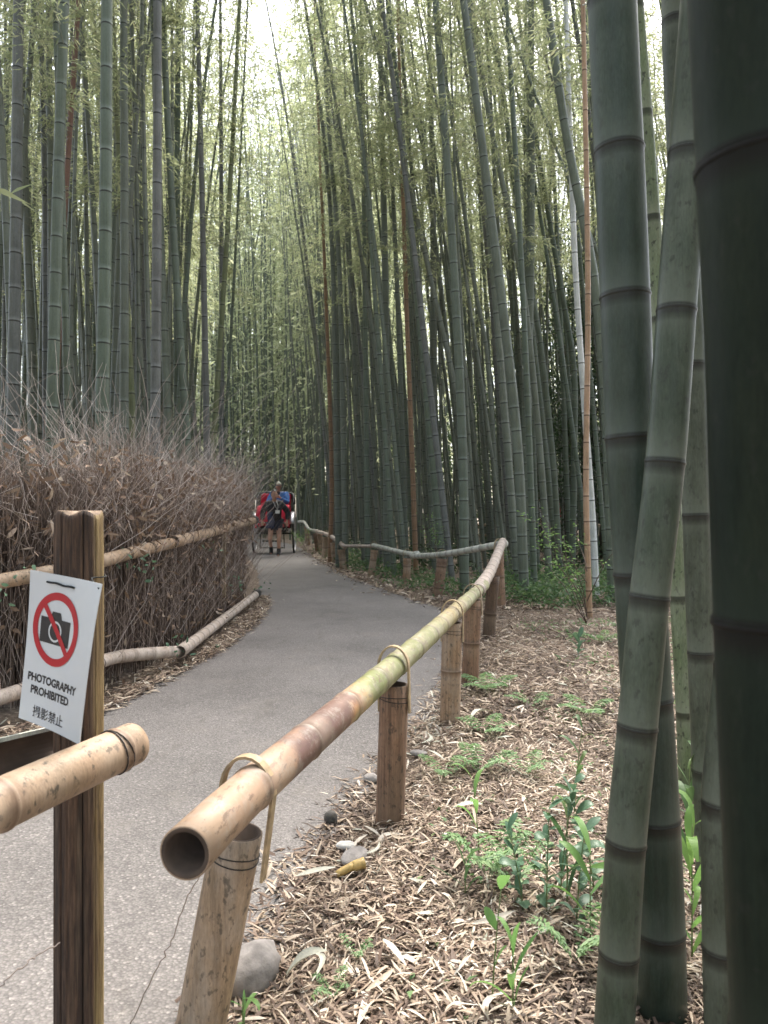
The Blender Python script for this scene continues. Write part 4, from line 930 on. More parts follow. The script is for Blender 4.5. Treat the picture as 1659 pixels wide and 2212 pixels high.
# ------------------------------------------------------------------ fallen leaves
def litter_pts(n, dlo, dhi, right=True, p=1.6):
    out = []
    while len(out) < n:
        u = rng.uniform(0, 1, n); d = dlo * (dhi / dlo) ** (u ** .9); lo = xr(d) - .02; hi = .55 * d + .5
        x = lo + (hi - lo) * rng.uniform(0, 1, n); out += list(np.stack([x, d], 1)); 
    return np.array(out[:n])
def litter(name, XY, L, W, zr, lab=None, tilt=.24, mat='litter', parent=None, lcs=(0, 1)):
    n = len(XY); z = np.array([gz(x, y) for x, y in XY])
    a = rng.uniform(0, 6.28, n); D = np.stack([np.cos(a), np.sin(a), rng.normal(0, .22, n)], 1); U = np.stack([rng.normal(0, tilt, n), rng.normal(0, tilt, n), np.ones(n)], 1)
    P = np.stack([XY[:, 0], XY[:, 1], z + rng.uniform(zr[0], zr[1], n)], 1)
    V, T, Q = leaves6(P, D, U, rng.uniform(*L, n), rng.uniform(*W, n), rng.uniform(-.06, .14, n)); V[:, 2] = np.maximum(V[:, 2], .002)
    o = link(name, mesh_np(name, V, [T, Q], True, {'lc': np.repeat(np.clip(rng.beta(1.05, 1.85, n) + .32 * np.array([mnoise.noise((x * 2.2, y * 2.2, 7)) for x, y in XY]), 0, 1), 6)}), M[mat], parent); tag(o, lab, None, None, 'stuff'); return o
XY = np.concatenate([litter_pts(44000, 1.35, 8.0), litter_pts(15000, 1.3, 3.2)])
litter('leaf_litter', XY, (.025, .085), (.0035, .0105), (.0, .02), 'dry fallen bamboo leaves covering the ground beside the railing')
litter('leaf_fragments', litter_pts(26000, 1.3, 5.0), (.015, .05), (.003, .008), (.0, .02), 'small dry leaf fragments and bits on the litter')
litter('mid_litter', litter_pts(20000, 3.6, 11), (.05, .12), (.008, .016), (.004, .026), 'dry fallen leaves in the middle of the bank beyond the posts')
XY = litter_pts(9000, 8, 26); litter('far_litter', XY, (.10, .2), (.02, .04), (0, .03), 'fallen leaves under the grove further away')
# thin scatter on the path edges
d = 1.4 * (9.5 / 1.4) ** rng.uniform(0, 1, 3800); XY = np.stack([xr(d) - np.abs(rng.normal(0, .075, len(d))) + .05, d], 1)
litter('path_edge_litter', XY, (.03, .09), (.005, .014), (.006, .014), 'dry leaves straying onto the path edge by the railing')
d = rng.uniform(9, 22, 1800); litter('path_edge_litter', np.stack([xr(d) + rng.normal(.12, .16, len(d)), d], 1), (.07, .16), (.015, .03), (.004, .02), 'dry leaves along the path edge under the far railing')
d = rng.uniform(3.2, 9.8, 5200); XY = np.stack([xl(d) + .04 - np.abs(rng.normal(0, .13, len(d))), d], 1)
litter('fence_foot_litter', XY, (.04, .11), (.006, .018), (.006, .05), 'pale dry leaves heaped along the foot of the brushwood fence')
d = rng.uniform(1.2, 14, 620); XY = np.stack([rng.uniform(xl(d), xr(d)), d], 1); litter('path_crumbs', XY, (.012, .05), (.003, .008), (.012, .014), 'few small dry bits lying on the asphalt')
# largest fallen leaves and sheaths near the viewer as pieces of their own
LV = []
for k in range(6):
    sheath = k >= 4; nL = 7; t = np.linspace(0, 1, nL); L = .17 if sheath else .13; W = .045 if sheath else .019
    w_ = W * np.sin(math.pi * np.clip(t * .93 + .05, 0, 1)) ** .8; c = rng.uniform(.0, .03); roll = rng.uniform(.2, .9) * (1.5 if sheath else .6); bendx = rng.normal(0, .02, 1)
    V = []
    for a_, ww in zip(t, w_):
        for sgn in (-1, 0, 1): V.append((bendx[0] * math.sin(3 * a_) + sgn * ww * .5, a_ * L, c * math.sin(math.pi * a_) * L * 3 + abs(sgn) * ww * .35 * roll))
    Q = [[i * 3 + j, i * 3 + j + 1, i * 3 + j + 4, i * 3 + j + 3] for i in range(nL - 1) for j in range(2)]
    for s in range(5):
        LV.append(mesh_np('dry_leaf', np.array(V), np.array(Q), True, {'lc': np.full(len(V), (.16, .38, .62, .85, .97)[s])})); LV[-1].materials.append(M['litter'])
XYb = litter_pts(270, 1.45, 4.2)
for x, y in XYb:
    o = bpy.data.objects.new('dry_leaf', LV[int(rng.integers(0, len(LV)))] if rng.uniform() > .93 else LV[int(rng.integers(0, 20))]); C.objects.link(o); o.parent = ground
    o.location = (x, y, gz(x, y) + rng.uniform(.012, .035)); o.rotation_euler = (rng.normal(0, .25), rng.normal(0, .35), rng.uniform(0, 6.28)); s = rng.uniform(.5, 1.0); o.scale = (s, s, s)

# ------------------------------------------------------------------ stones
def rock(px, py, size, mat, label, seed, sc_=(1, .8, .6)):
    p = gd(px, py); bm = bmesh.new(); bmesh.ops.create_icosphere(bm, subdivisions=3, radius=size / 2)
    for v in bm.verts:
        n_ = mnoise.noise(v.co * (4 / size * .35) + Vector((seed, 0, 0))); n2 = mnoise.noise(v.co * (6 / size) + Vector((seed, 3, 1))) + .5 * mnoise.noise(v.co * (14 / size) + Vector((seed, 3, 1)))
        v.co *= 1 + .28 * n_ + .10 * n2; v.co.x *= sc_[0]; v.co.y *= sc_[1]; v.co.z *= sc_[2]
    me = bpy.data.meshes.new('stone'); bm.to_mesh(me); bm.free(); me.polygons.foreach_set('use_smooth', [True] * len(me.polygons))
    o = link('stone', me, M[mat]); o.location = (p[0], p[1], size * .2 * sc_[2] + .012); o.rotation_euler.z = seed
    return tag(o, label, 'stone', 'stones at the path edge')
rock(548, 2120, .17, 'stone', 'large grey stone beside the nearest railing post', 1.0, (1, .7, .75))
rock(715, 1782, .062, 'stone_dark', 'dark pointed stone on the asphalt edge', 2.3, (1, .7, .9))
rock(748, 1838, .055, 'stone_white', 'pale white stone on the litter edge', 3.1, (1.2, .8, .5))
rock(765, 1865, .10, 'stone', 'brownish grey stone half buried behind the pale one', 4.2, (1.2, .8, .45))
rock(800, 1690, .07, 'stone', 'small grey stone near the second railing post', 5.2, (1, .8, .5))
rock(905, 1635, .06, 'stone', 'small flat stone by the third railing post', 6.1, (1.3, .8, .45))
# broken yellow bamboo shoot lying on the litter
sh = empty('bamboo_shoot', tuple(gd(752, 1900))); tag(sh, 'broken yellow bamboo shoot lying on the litter near the pale stone', 'shoot')
M['shoot'] = simple('yellow_shoot', (.50, .34, .12), .5, 0, .4, 30)
for a_, b_, r_ in (((-.035, -.01, .02), (.015, .01, .038), .012), ((.012, .008, .036), (.05, .02, .042), .016)):
    tube_obj('shoot_segment', np.linspace(a_, b_, 5), np.array([.8, 1, 1.02, 1, 1.1]) * r_, M['shoot'], sh, 12)
# dry bent twigs in front
for pts, lab in (([(430, 1892, 1.33), (395, 1960, 1.36), (370, 2035, 1.38), (310, 2150, 1.42), (280, 2215, 1.45)], 'thin bare twig hanging from the hollow rail end'), ([(130, 2035, 1.4), (75, 2068, 1.35), (20, 2110, 1.3), (-40, 2170, 1.28)], 'thin bare twig crossing behind the log post foot')):
    P = catmull(np.array([at(*p) for p in pts]), 30) + rng.normal(0, .0015, (30, 3)); base = P[-1].copy()
    o = link('twig', *(lambda V, Q, T: (mesh_np('twig', V, [Q, T], True, {'lc': np.full(len(V), .7)}), M['twig']))(*tube(P - base, np.linspace(.0012, .0016, 30), 5))); o.location = base
    tag(o, lab, 'twig', 'bare twigs in front')
# ------------------------------------------------------------------ small plants
def blade_mesh(L, W, arch, fold=.25, nL=8, twist=0):
    t = np.linspace(0, 1, nL); V = []
    for a_ in t:
        w_ = W * (math.sin(math.pi * min(1, a_ * .92 + .04)) ** .7) * .5; x = L * a_ * math.cos(arch * a_ * .6); z = L * (a_ * math.sin(.9) - arch * .55 * a_ ** 2)
        for s in (-1, 0, 1): V.append((x * .75, s * w_, z + abs(s) * w_ * fold))
    Q = [[i * 3 + j, i * 3 + j + 1, i * 3 + j + 4, i * 3 + j + 3] for i in range(nL - 1) for j in range(2)]
    return np.array(V), np.array(Q)
BL = {}
for mk in ('leaf_fresh', 'leaf_blue', 'leaf_under'):
    BL[mk] = []
    for k in range(5):
        V, Q = blade_mesh(1.0, (.10, .13, .09, .36, .42)[k], (.5, 1.0, 1.5, .5, .9)[k]); me = mesh_np('leaf', V, Q, True, {'lc': np.full(len(V), (.1, .5, .9, .2, .7)[k])}); me.materials.append(M[mk]); BL[mk].append(me)
M['stem'] = simple('green_stem', (.13, .17, .06), .5); M['stem_brown'] = simple('brown_stem', (.09, .06, .045), .7)
def plant(name, px, py, label, cat, stem_h, leaves_, mat, kinds, Ls, group=None, spread=1.0, lean=0.0, stem=True, el=(-.2, .6), d=None):
    p = gd(px, py) if d is None else np.array([(px - CX) / F * d, d, 0]); e = empty(name, (p[0], p[1], gz(p[0], p[1]))); tag(e, label, cat, group)
    tt = np.linspace(0, 1, 6); P = np.stack([lean * tt ** 1.5, .1 * lean * tt, stem_h * tt - .01], 1)
    if stem: tube_obj('stem', P, .0022 * (1 - .5 * tt), M['stem'], e, 5)
    for i in range(leaves_):
        q = (i + 1) / leaves_; c = np.array([np.interp(q if stem else .05, tt, P[:, k]) for k in range(3)]); o = bpy.data.objects.new('leaf', BL[mat][int(rng.choice(kinds))]); C.objects.link(o); o.parent = e
        o.location = c; o.rotation_euler = (rng.normal(0, .3), -rng.uniform(*el), i * 2.4 + rng.normal(0, .4)); s = rng.uniform(*Ls); o.scale = (s, s, s)
    return e
GP = 'small green plants on the litter'
plant('bamboo_seedling', 1035, 1880, 'green seedling with one long drooping blade standing on the litter', 'plant', .26, 5, 'leaf_fresh', (1, 2), (.12, .2), GP, lean=-.02)
plant('bamboo_seedling', 1005, 1965, 'low dark seedling with narrow blades in the litter', 'plant', .12, 6, 'leaf_under', (0, 1), (.10, .18), GP)
plant('bamboo_seedling', 1063, 2205, 'tall thin seedling with a bright leaf pair at its tip', 'plant', .27, 3, 'leaf_fresh', (3, 4), (.05, .08), GP, lean=.02, el=(.1, .9))
plant('bamboo_seedling', 1108, 2235, 'bright green seedling with upright blades near the bottom edge', 'plant', .17, 7, 'leaf_fresh', (0, 1), (.10, .16), GP, el=(.0, .9))
plant('bamboo_seedling', 525, 2235, 'green sprout with splayed leaves at the foot of the nearest post', 'plant', .10, 6, 'leaf_fresh', (0, 1), (.08, .12), GP, el=(-.4, .3))
plant('bamboo_seedling', 1240, 1790, 'dark seedling with hanging leaves left of the thick culms', 'plant', .33, 7, 'leaf_under', (1, 2, 3), (.08, .15), GP, lean=.03)
plant('bamboo_seedling', 1275, 2080, 'narrow leaved seedling touching the slanting culm', 'plant', .25, 7, 'leaf_fresh', (0, 1), (.12, .2), GP)
plant('bamboo_seedling', 1225, 1995, 'slim seedling rising behind the glossy shrub', 'plant', .30, 8, 'leaf_under', (0, 1, 2), (.10, .17), GP)
plant('bamboo_seedling', 1495, 2110, 'broad bright bladed plant between the thick culms', 'plant', .34, 11, 'leaf_fresh', (1, 2), (.16, .28), GP, el=(.0, .9))
plant('bamboo_seedling', 1490, 1940, 'bladed plant behind the broad bright one between the culms', 'plant', .34, 11, 'leaf_under', (1, 2), (.16, .26), GP, el=(.0, .9))
plant('bamboo_seedling', 1510, 1780, 'dark bladed plant beside the speckled culm', 'plant', .30, 9, 'leaf_under', (1, 2), (.15, .24), GP)
for k, (px, py, h_) in enumerate(((1245, 2030, .26), (1180, 2010, .30), (1130, 2000, .24), (1285, 1960, .3), (1210, 1960, .33))):
    plant('glossy_shrub', px, py, ['glossy blue-green shrublet next to the slanting culm', 'glossy blue-green shrublet in the middle of the clump', 'glossy blue-green shrublet on the path side of the clump', 'glossy blue-green shrublet half behind the thick culms', 'tallest glossy shrublet at the back of the clump'][k], 'shrub', h_, 17, 'leaf_blue', (3, 4), (.045, .078), 'glossy shrublets on the litter', lean=rng.normal(0, .05), el=(-.5, .35))
plant('glossy_shrub', 1478, 1385, 'dark broad-leaved sprout right of the thick green culm', 'shrub', .18, 10, 'leaf_blue', (3, 4), (.08, .13), 'glossy shrublets on the litter')
plant('glossy_shrub', 1490, 1560, 'low leafy sprout beside the speckled grey culm', 'shrub', .10, 9, 'leaf_under', (3, 4), (.06, .1), 'glossy shrublets on the litter')
plant('glossy_shrub', 1250, 1430, 'large-leaved sprout in the litter near the tan bamboo', 'shrub', .16, 9, 'leaf_blue', (3, 4), (.08, .13), 'glossy shrublets on the litter')
def fern(px, py, label, h_, n_, L):
    p = gd(px, py); e = empty('fern', (p[0], p[1], gz(p[0], p[1]) + .01)); tag(e, label, 'fern', 'pale ferns on the litter')
    for k in range(n_):
        az = k * 2.4 + rng.normal(0, .4); tt = np.linspace(0, 1, 12); l_ = L * rng.uniform(.7, 1.1)
        P = np.stack([l_ * tt * math.cos(az), l_ * tt * math.sin(az), h_ * np.sin(tt * 1.9)], 1); mb = MB()
        V, Q = multi_tubes(P[None], np.full((1, 12), .0012), 3); mb.add(V, Q, 0, lc=np.zeros(len(V)))
        side = np.array([-math.sin(az), math.cos(az), 0]); fw = np.array([math.cos(az), math.sin(az), 0])
        for s in (-1, 1):
            for q in (1, 2):
                B_ = P[2:] + rng.normal(0, .002, P[2:].shape); m = len(B_); V, Q = leaves4(B_, side * s + fw * (.5 if q == 1 else -.1), np.tile([0, 0, 1.], (m, 1)) + rng.normal(0, .2, (m, 3)), l_ * .26 * np.sin(np.linspace(.5, 2.9, m)), np.full(m, l_ * .07))
                mb.add(V, Q, 0, lc=np.repeat(rng.uniform(0, 1, m), 4))
        mb.build('frond', M['leaf_fern'], e)
for (px, py, lab, h_, n_, L) in ((1055, 1935, 'pale blue-green fern between the seedlings', .13, 6, .17), (1110, 1960, 'pale fern touching the glossy shrub', .12, 5, .15), (960, 1690, 'small pale fern behind the second post', .06, 4, .14), (1035, 1685, 'pale fern in the open litter', .08, 5, .16), (1045, 1600, 'flat fern right of the third post', .06, 5, .17), (1055, 1500, 'wide pale fern right of the fourth post', .07, 6, .22), (1135, 1700, 'yellow-green fern in the middle of the litter', .07, 4, .13), (1270, 1560, 'pale fern near the thick culms', .07, 5, .2), (1300, 1400, 'fern below the tan bamboo', .08, 5, .2), (720, 2165, 'tiny clover-like fern near the bottom', .04, 4, .06), (770, 2085, 'tiny pale fern in the foreground litter', .04, 4, .06), (1150, 1540, 'small fern in the litter beyond the posts', .06, 5, .16), (1240, 2120, 'light green fern at the foot of the slanting culm', .10, 5, .13)):
    fern(px, py, lab, h_, n_, L)
# bare shrub with small yellow-green leaves behind the corner
def twig_shrub(px, py, label, hh, wd, nb, nl, group):
    p = gd(px, py); e = empty('thin_shrub', (p[0], p[1], 0)); tag(e, label, 'shrub', group); bp = []; lp = []
    tt = np.linspace(0, 1, 6)
    for k in range(nb):
        az = rng.uniform(0, 6.28); L = rng.uniform(.5, 1); z0 = hh * rng.uniform(0, .5)
        P = np.stack([wd * L * tt * math.cos(az), wd * L * tt * math.sin(az), z0 + (hh - z0) * L * tt ** .9], 1) + np.concatenate([np.zeros((1, 3)), np.cumsum(rng.normal(0, .03, (5, 3)), 0)]); bp.append(P)
        q = rng.uniform(.35, 1, nl); lp.append(np.stack([np.interp(q, tt, P[:, m]) for m in range(3)], 1) + rng.normal(0, .03, (nl, 3)))
    for P in bp: tube_obj('stem', P, .005 * (1 - .7 * tt), M['stem_brown'], e, 5)
    P = np.concatenate(lp); m = len(P); V, Q = leaves4(P, rng.normal(size=(m, 3)) * [1, 1, .3], rng.normal(size=(m, 3)) * .3 + [0, 0, 1], rng.uniform(.03, .055, m), rng.uniform(.015, .025, m))
    tag(link('leaves', mesh_np('leaves', V, Q, True, {'lc': np.repeat(rng.uniform(.5, 1, m), 4)}), M['leaf_fresh'], e), None, None, None, 'stuff')
twig_shrub(1268, 1362, 'thin bare-stemmed shrub with pale leaves in front of the bleached bamboo', 1.15, .75, 9, 26, 'thin shrubs under the grove')
twig_shrub(1120, 1262, 'thin pale-leaved shrub behind the railing corner', .9, .6, 8, 20, 'thin shrubs under the grove')
twig_shrub(945, 1262, 'slender leafy sapling rising behind the railing', 1.15, .25, 5, 26, 'thin shrubs under the grove')
twig_shrub(660, 1200, 'leafy bush at the grove edge near the far railing', .7, .5, 8, 30, 'thin shrubs under the grove')
# low green undergrowth under the grove
def undergrowth(n, gen, L, W, lab, mat='leaf_under', hz=.3, ncl=200):
    cen = np.array([gen() for _ in range(ncl)]); hgt = rng.uniform(.3, 1.0, ncl) * hz; i = rng.integers(0, ncl, n)
    r = .16 + .35 * hgt[i]; P = np.stack([cen[i, 0] + rng.normal(0, 1, n) * r * .7, cen[i, 1] + rng.normal(0, 1, n) * r * .7, .02 + hgt[i] * rng.beta(1.6, 1.2, n)], 1)
    V, Q = leaves4(P, rng.normal(size=(n, 3)) * [1, 1, .5], rng.normal(size=(n, 3)) * .5 + [0, 0, 1], rng.uniform(*L, n), rng.uniform(*W, n))
    o = link('undergrowth', mesh_np('undergrowth', V, Q, True, {'lc': np.repeat(rng.beta(1.6, 2, n), 4)}), M[mat]); tag(o, lab, None, None, 'stuff')
def g1(): d = rng.uniform(8.3, 12); return rng.uniform(1.6 if d < 9.3 else float(xr(d)) + 1.0, .52 * d), d
def g2(): d = rng.uniform(9.6, 22); return float(xr(d)) + .35 + abs(rng.normal(0, .5)), d
def g3(): d = rng.uniform(12, 26); return rng.uniform(float(xr(d)) + .8, .55 * d), d
undergrowth(8500, g1, (.045, .09), (.02, .038), 'green leafy undergrowth behind the railing corner', 'leaf_under', .34, 120)
undergrowth(3000, g2, (.05, .10), (.02, .035), 'low green weeds along the far railing', 'leaf_under', .30, 110)
undergrowth(8000, g3, (.08, .14), (.035, .06), 'dark low plants on the grove floor', 'leaf_dark', .5, 160)
def g4(): d = rng.uniform(4.2, 8); return rng.uniform(1.35, .5 * d), d
undergrowth(1900, g4, (.03, .06), (.012, .022), 'sparse tiny weeds in the leaf litter', 'leaf_fern', .06, 60)
def g5(): d = rng.uniform(1.6, 4.5); return rng.uniform(float(xr(d)) + .45, .45 * d), d
undergrowth(1000, g5, (.02, .045), (.008, .016), 'tiny clover weeds dotted over the near litter', 'leaf_fern', .04, 45)

# ------------------------------------------------------------------ people and rickshaw
def pmat(name, col, rough=.7, metal=0): return simple(name, col, rough, metal, .15, 15)
M['skin'] = pmat('skin', (.48, .27, .19), .5); M['hair'] = pmat('hair', (.018, .015, .013), .5); M['shirt_black'] = pmat('black_shirt', (.018, .018, .022)); M['shorts_navy'] = pmat('navy_shorts', (.02, .022, .04))
M['navy_print'] = simple('navy_patterned_cloth', (.045, .06, .12), .8, 0, .9, 45); M['boot'] = pmat('black_boot', (.015, .016, .016)); M['card'] = pmat('white_card', (.75, .75, .72))
M['blue_jacket'] = pmat('blue_jacket', (.035, .14, .40)); M['cream'] = pmat('cream_cap', (.55, .52, .42)); M['white_cloth'] = pmat('white_cloth', (.7, .7, .7)); M['red_cloth'] = simple('red_blanket', (.55, .014, .045), .8, 0, .35, 9); M['red_top'] = pmat('red_top', (.5, .05, .05)); M['phone'] = pmat('phone', (.02, .02, .02), .2)
M['lacquer'] = pmat('black_lacquer', (.012, .012, .013), .25); M['chrome'] = pmat('chrome', (.5, .5, .52), .38, 1.0); M['trouser'] = pmat('dark_trousers', (.03, .032, .04))
def skin_np(joints, edges, root):
    """one continuous body surface from a joint graph {name:(xyz, radius)}"""
    names = list(joints); me = bpy.data.meshes.new('body'); me.from_pydata([joints[k][0] for k in names], [(names.index(a), names.index(b)) for a, b in edges], [])
    ob = bpy.data.objects.new('body', me); C.objects.link(ob); m = ob.modifiers.new('s', 'SKIN'); m.use_smooth_shade = True; sk = me.skin_vertices[0].data
    for i, k in enumerate(names): r = joints[k][1]; sk[i].radius = (r, r) if not isinstance(r, tuple) else r; sk[i].use_root = (k == root)
    ob.modifiers.new('u', 'SUBSURF').levels = 2; bpy.context.view_layer.update()
    m2 = bpy.data.meshes.new_from_object(ob.evaluated_get(bpy.context.evaluated_depsgraph_get())); bpy.data.objects.remove(ob)
    V = np.zeros(len(m2.vertices) * 3, np.float32); m2.vertices.foreach_get('co', V); Q = [list(p.vertices) for p in m2.polygons]; bpy.data.meshes.remove(m2)
    return V.reshape(-1, 3), np.array([q for q in Q if len(q) == 4]), np.array([q for q in Q if len(q) == 3] or np.zeros((0, 3)), int)
def addskin(mb, J, E_, root, mi=0):
    V, Q, T = skin_np(J, E_, root); n = mb.n; mb.add(V, Q, mi)
    if len(T): mb.T.append(T + n); mb.mt += [mi] * len(T)
def head_vf(c, yaw, pitch=0, s=1.0):
    """egg-shaped head with brow, nose, chin and ears, facing -Y before the turn"""
    nu, nv_ = 20, 14; V = []
    for i in range(nv_ + 1):
        th = math.pi * i / nv_
        for j in range(nu):
            ph = 2 * math.pi * j / nu; x = math.sin(th) * math.cos(ph); y = math.sin(th) * math.sin(ph); z = math.cos(th)
            X = .073 * x * (1 - .18 * max(0, -z)); Y = .092 * y; Z = .115 * z
            if y < -.5 and abs(x) < .28:
                if -.35 < z < .12: Y -= .022 * (1 - abs(x) / .28) * (1 - abs(z + .2) / .4)     # nose
                if -.95 < z < -.62: Y -= .010
            if y < -.55 and .08 < z < .3 and .2 < abs(x) < .65: Y += .008                          # eye sockets
            if abs(x) > .88 and abs(z) < .3 and abs(y) < .4: X *= 1.14                              # ears
            V.append((X, Y, Z))
    V = np.array(V) * s; cy_, sy = math.cos(yaw), math.sin(yaw); cp, sp_ = math.cos(pitch), math.sin(pitch)
    V = V @ np.array([[1, 0, 0], [0, cp, -sp_], [0, sp_, cp]]).T @ np.array([[cy_, -sy, 0], [sy, cy_, 0], [0, 0, 1]]).T
    Q = [[i * nu + j, i * nu + (j + 1) % nu, (i + 1) * nu + (j + 1) % nu, (i + 1) * nu + j] for i in range(nv_) for j in range(nu)]
    return V + np.asarray(c), np.array(Q)[:, ::-1]
def rotz(v, yaw): c, s = math.cos(yaw), math.sin(yaw); v = np.asarray(v, float); return np.stack([v[..., 0] * c - v[..., 1] * s, v[..., 0] * s + v[..., 1] * c, v[..., 2]], -1)
def hair_vf(c, yaw, front=.35, s=1.0):
    V, Q = head_vf((0, 0, 0), 0, 0, 1.0); U = V / np.array([.073, .092, .115]); keep = (U[:, 2] > .45) | ((U[:, 1] > -front) & (U[:, 2] > -.35))
    W_ = V * 1.12 + rng.normal(0, .003, V.shape) + [0, .004, .008]; Qk = np.array([q for q in Q if keep[q].all()])
    return rotz(W_ * s, yaw) + np.asarray(c), Qk
def face(e, c, yaw, s=1.0):
    for x in (-.031, .031):
        V, Q = box_vf((x * s, -.086 * s, .016 * s), (.022 * s, .012 * s, .008 * s)); link('eye', mesh_np('eye', rotz(V, yaw) + np.asarray(c), Q), M['hair'], e)
    V, Q = box_vf((0, -.088 * s, -.055 * s), (.038 * s, .012 * s, .006 * s)); link('mouth', mesh_np('mouth', rotz(V, yaw) + np.asarray(c), Q), M['red_top'], e)
def hand_add(mb, w, dirv, thumb, s=1.0):
    """palm with five curled fingers at wrist w pointing along dirv; thumb = sideways vector"""
    d = np.asarray(dirv, float); d /= np.linalg.norm(d); t = np.asarray(thumb, float); t -= d * (t @ d); t /= np.linalg.norm(t); n_ = np.cross(d, t); w = np.asarray(w, float)
    V, Q, T = tube(np.array([w, w + d * .04, w + d * .085]), np.array([.024, .034, .030]) * s, 8); k = mb.n; mb.add(V, Q); mb.T.append(T + k); mb.mt += [0] * len(T)
    for i, L in enumerate((.062, .072, .068, .052)):
        b = w + d * .08 + t * (.024 - .016 * i); P = np.array([b, b + d * L * .45 + n_ * .006, b + d * L * .7 + n_ * L * .45, b + d * L * .5 + n_ * L * .8])
        V, Q, T = tube(P, np.array([.009, .009, .008, .006]) * s, 6); k = mb.n; mb.add(V, Q); mb.T.append(T + k); mb.mt += [0] * len(T)
    b = w + d * .03 + t * .026; P = np.array([b, b + t * .025 + d * .02, b + t * .022 + d * .05 + n_ * .02]); V, Q, T = tube(P, np.array([.012, .010, .007]) * s, 6); k = mb.n; mb.add(V, Q); mb.T.append(T + k); mb.mt += [0] * len(T)
ARM = [('chest', 'shl'), ('shl', 'ell'), ('ell', 'wrl'), ('chest', 'shr'), ('shr', 'elr'), ('elr', 'wrr')]
LEG = [('pel', 'hil'), ('hil', 'knl'), ('knl', 'anl'), ('anl', 'tol'), ('pel', 'hir'), ('hir', 'knr'), ('knr', 'anr'), ('anr', 'tor')]
RAD = dict(pel=.135, waist=.128, chest=.15, neck=.052, shl=.07, shr=.07, ell=.052, elr=.052, wrl=.03, wrr=.03, hil=.085, hir=.085, knl=.058, knr=.058, anl=.04, anr=.04, tol=.035, tor=.035, sk=.055)
def joints(pos, keys, grow=0.0, **over):
    out = {}
    for k in keys:
        r = over.get(k, RAD[k]); out[k] = (pos[k], tuple(q + grow for q in r) if isinstance(r, tuple) else r + grow)
    return out
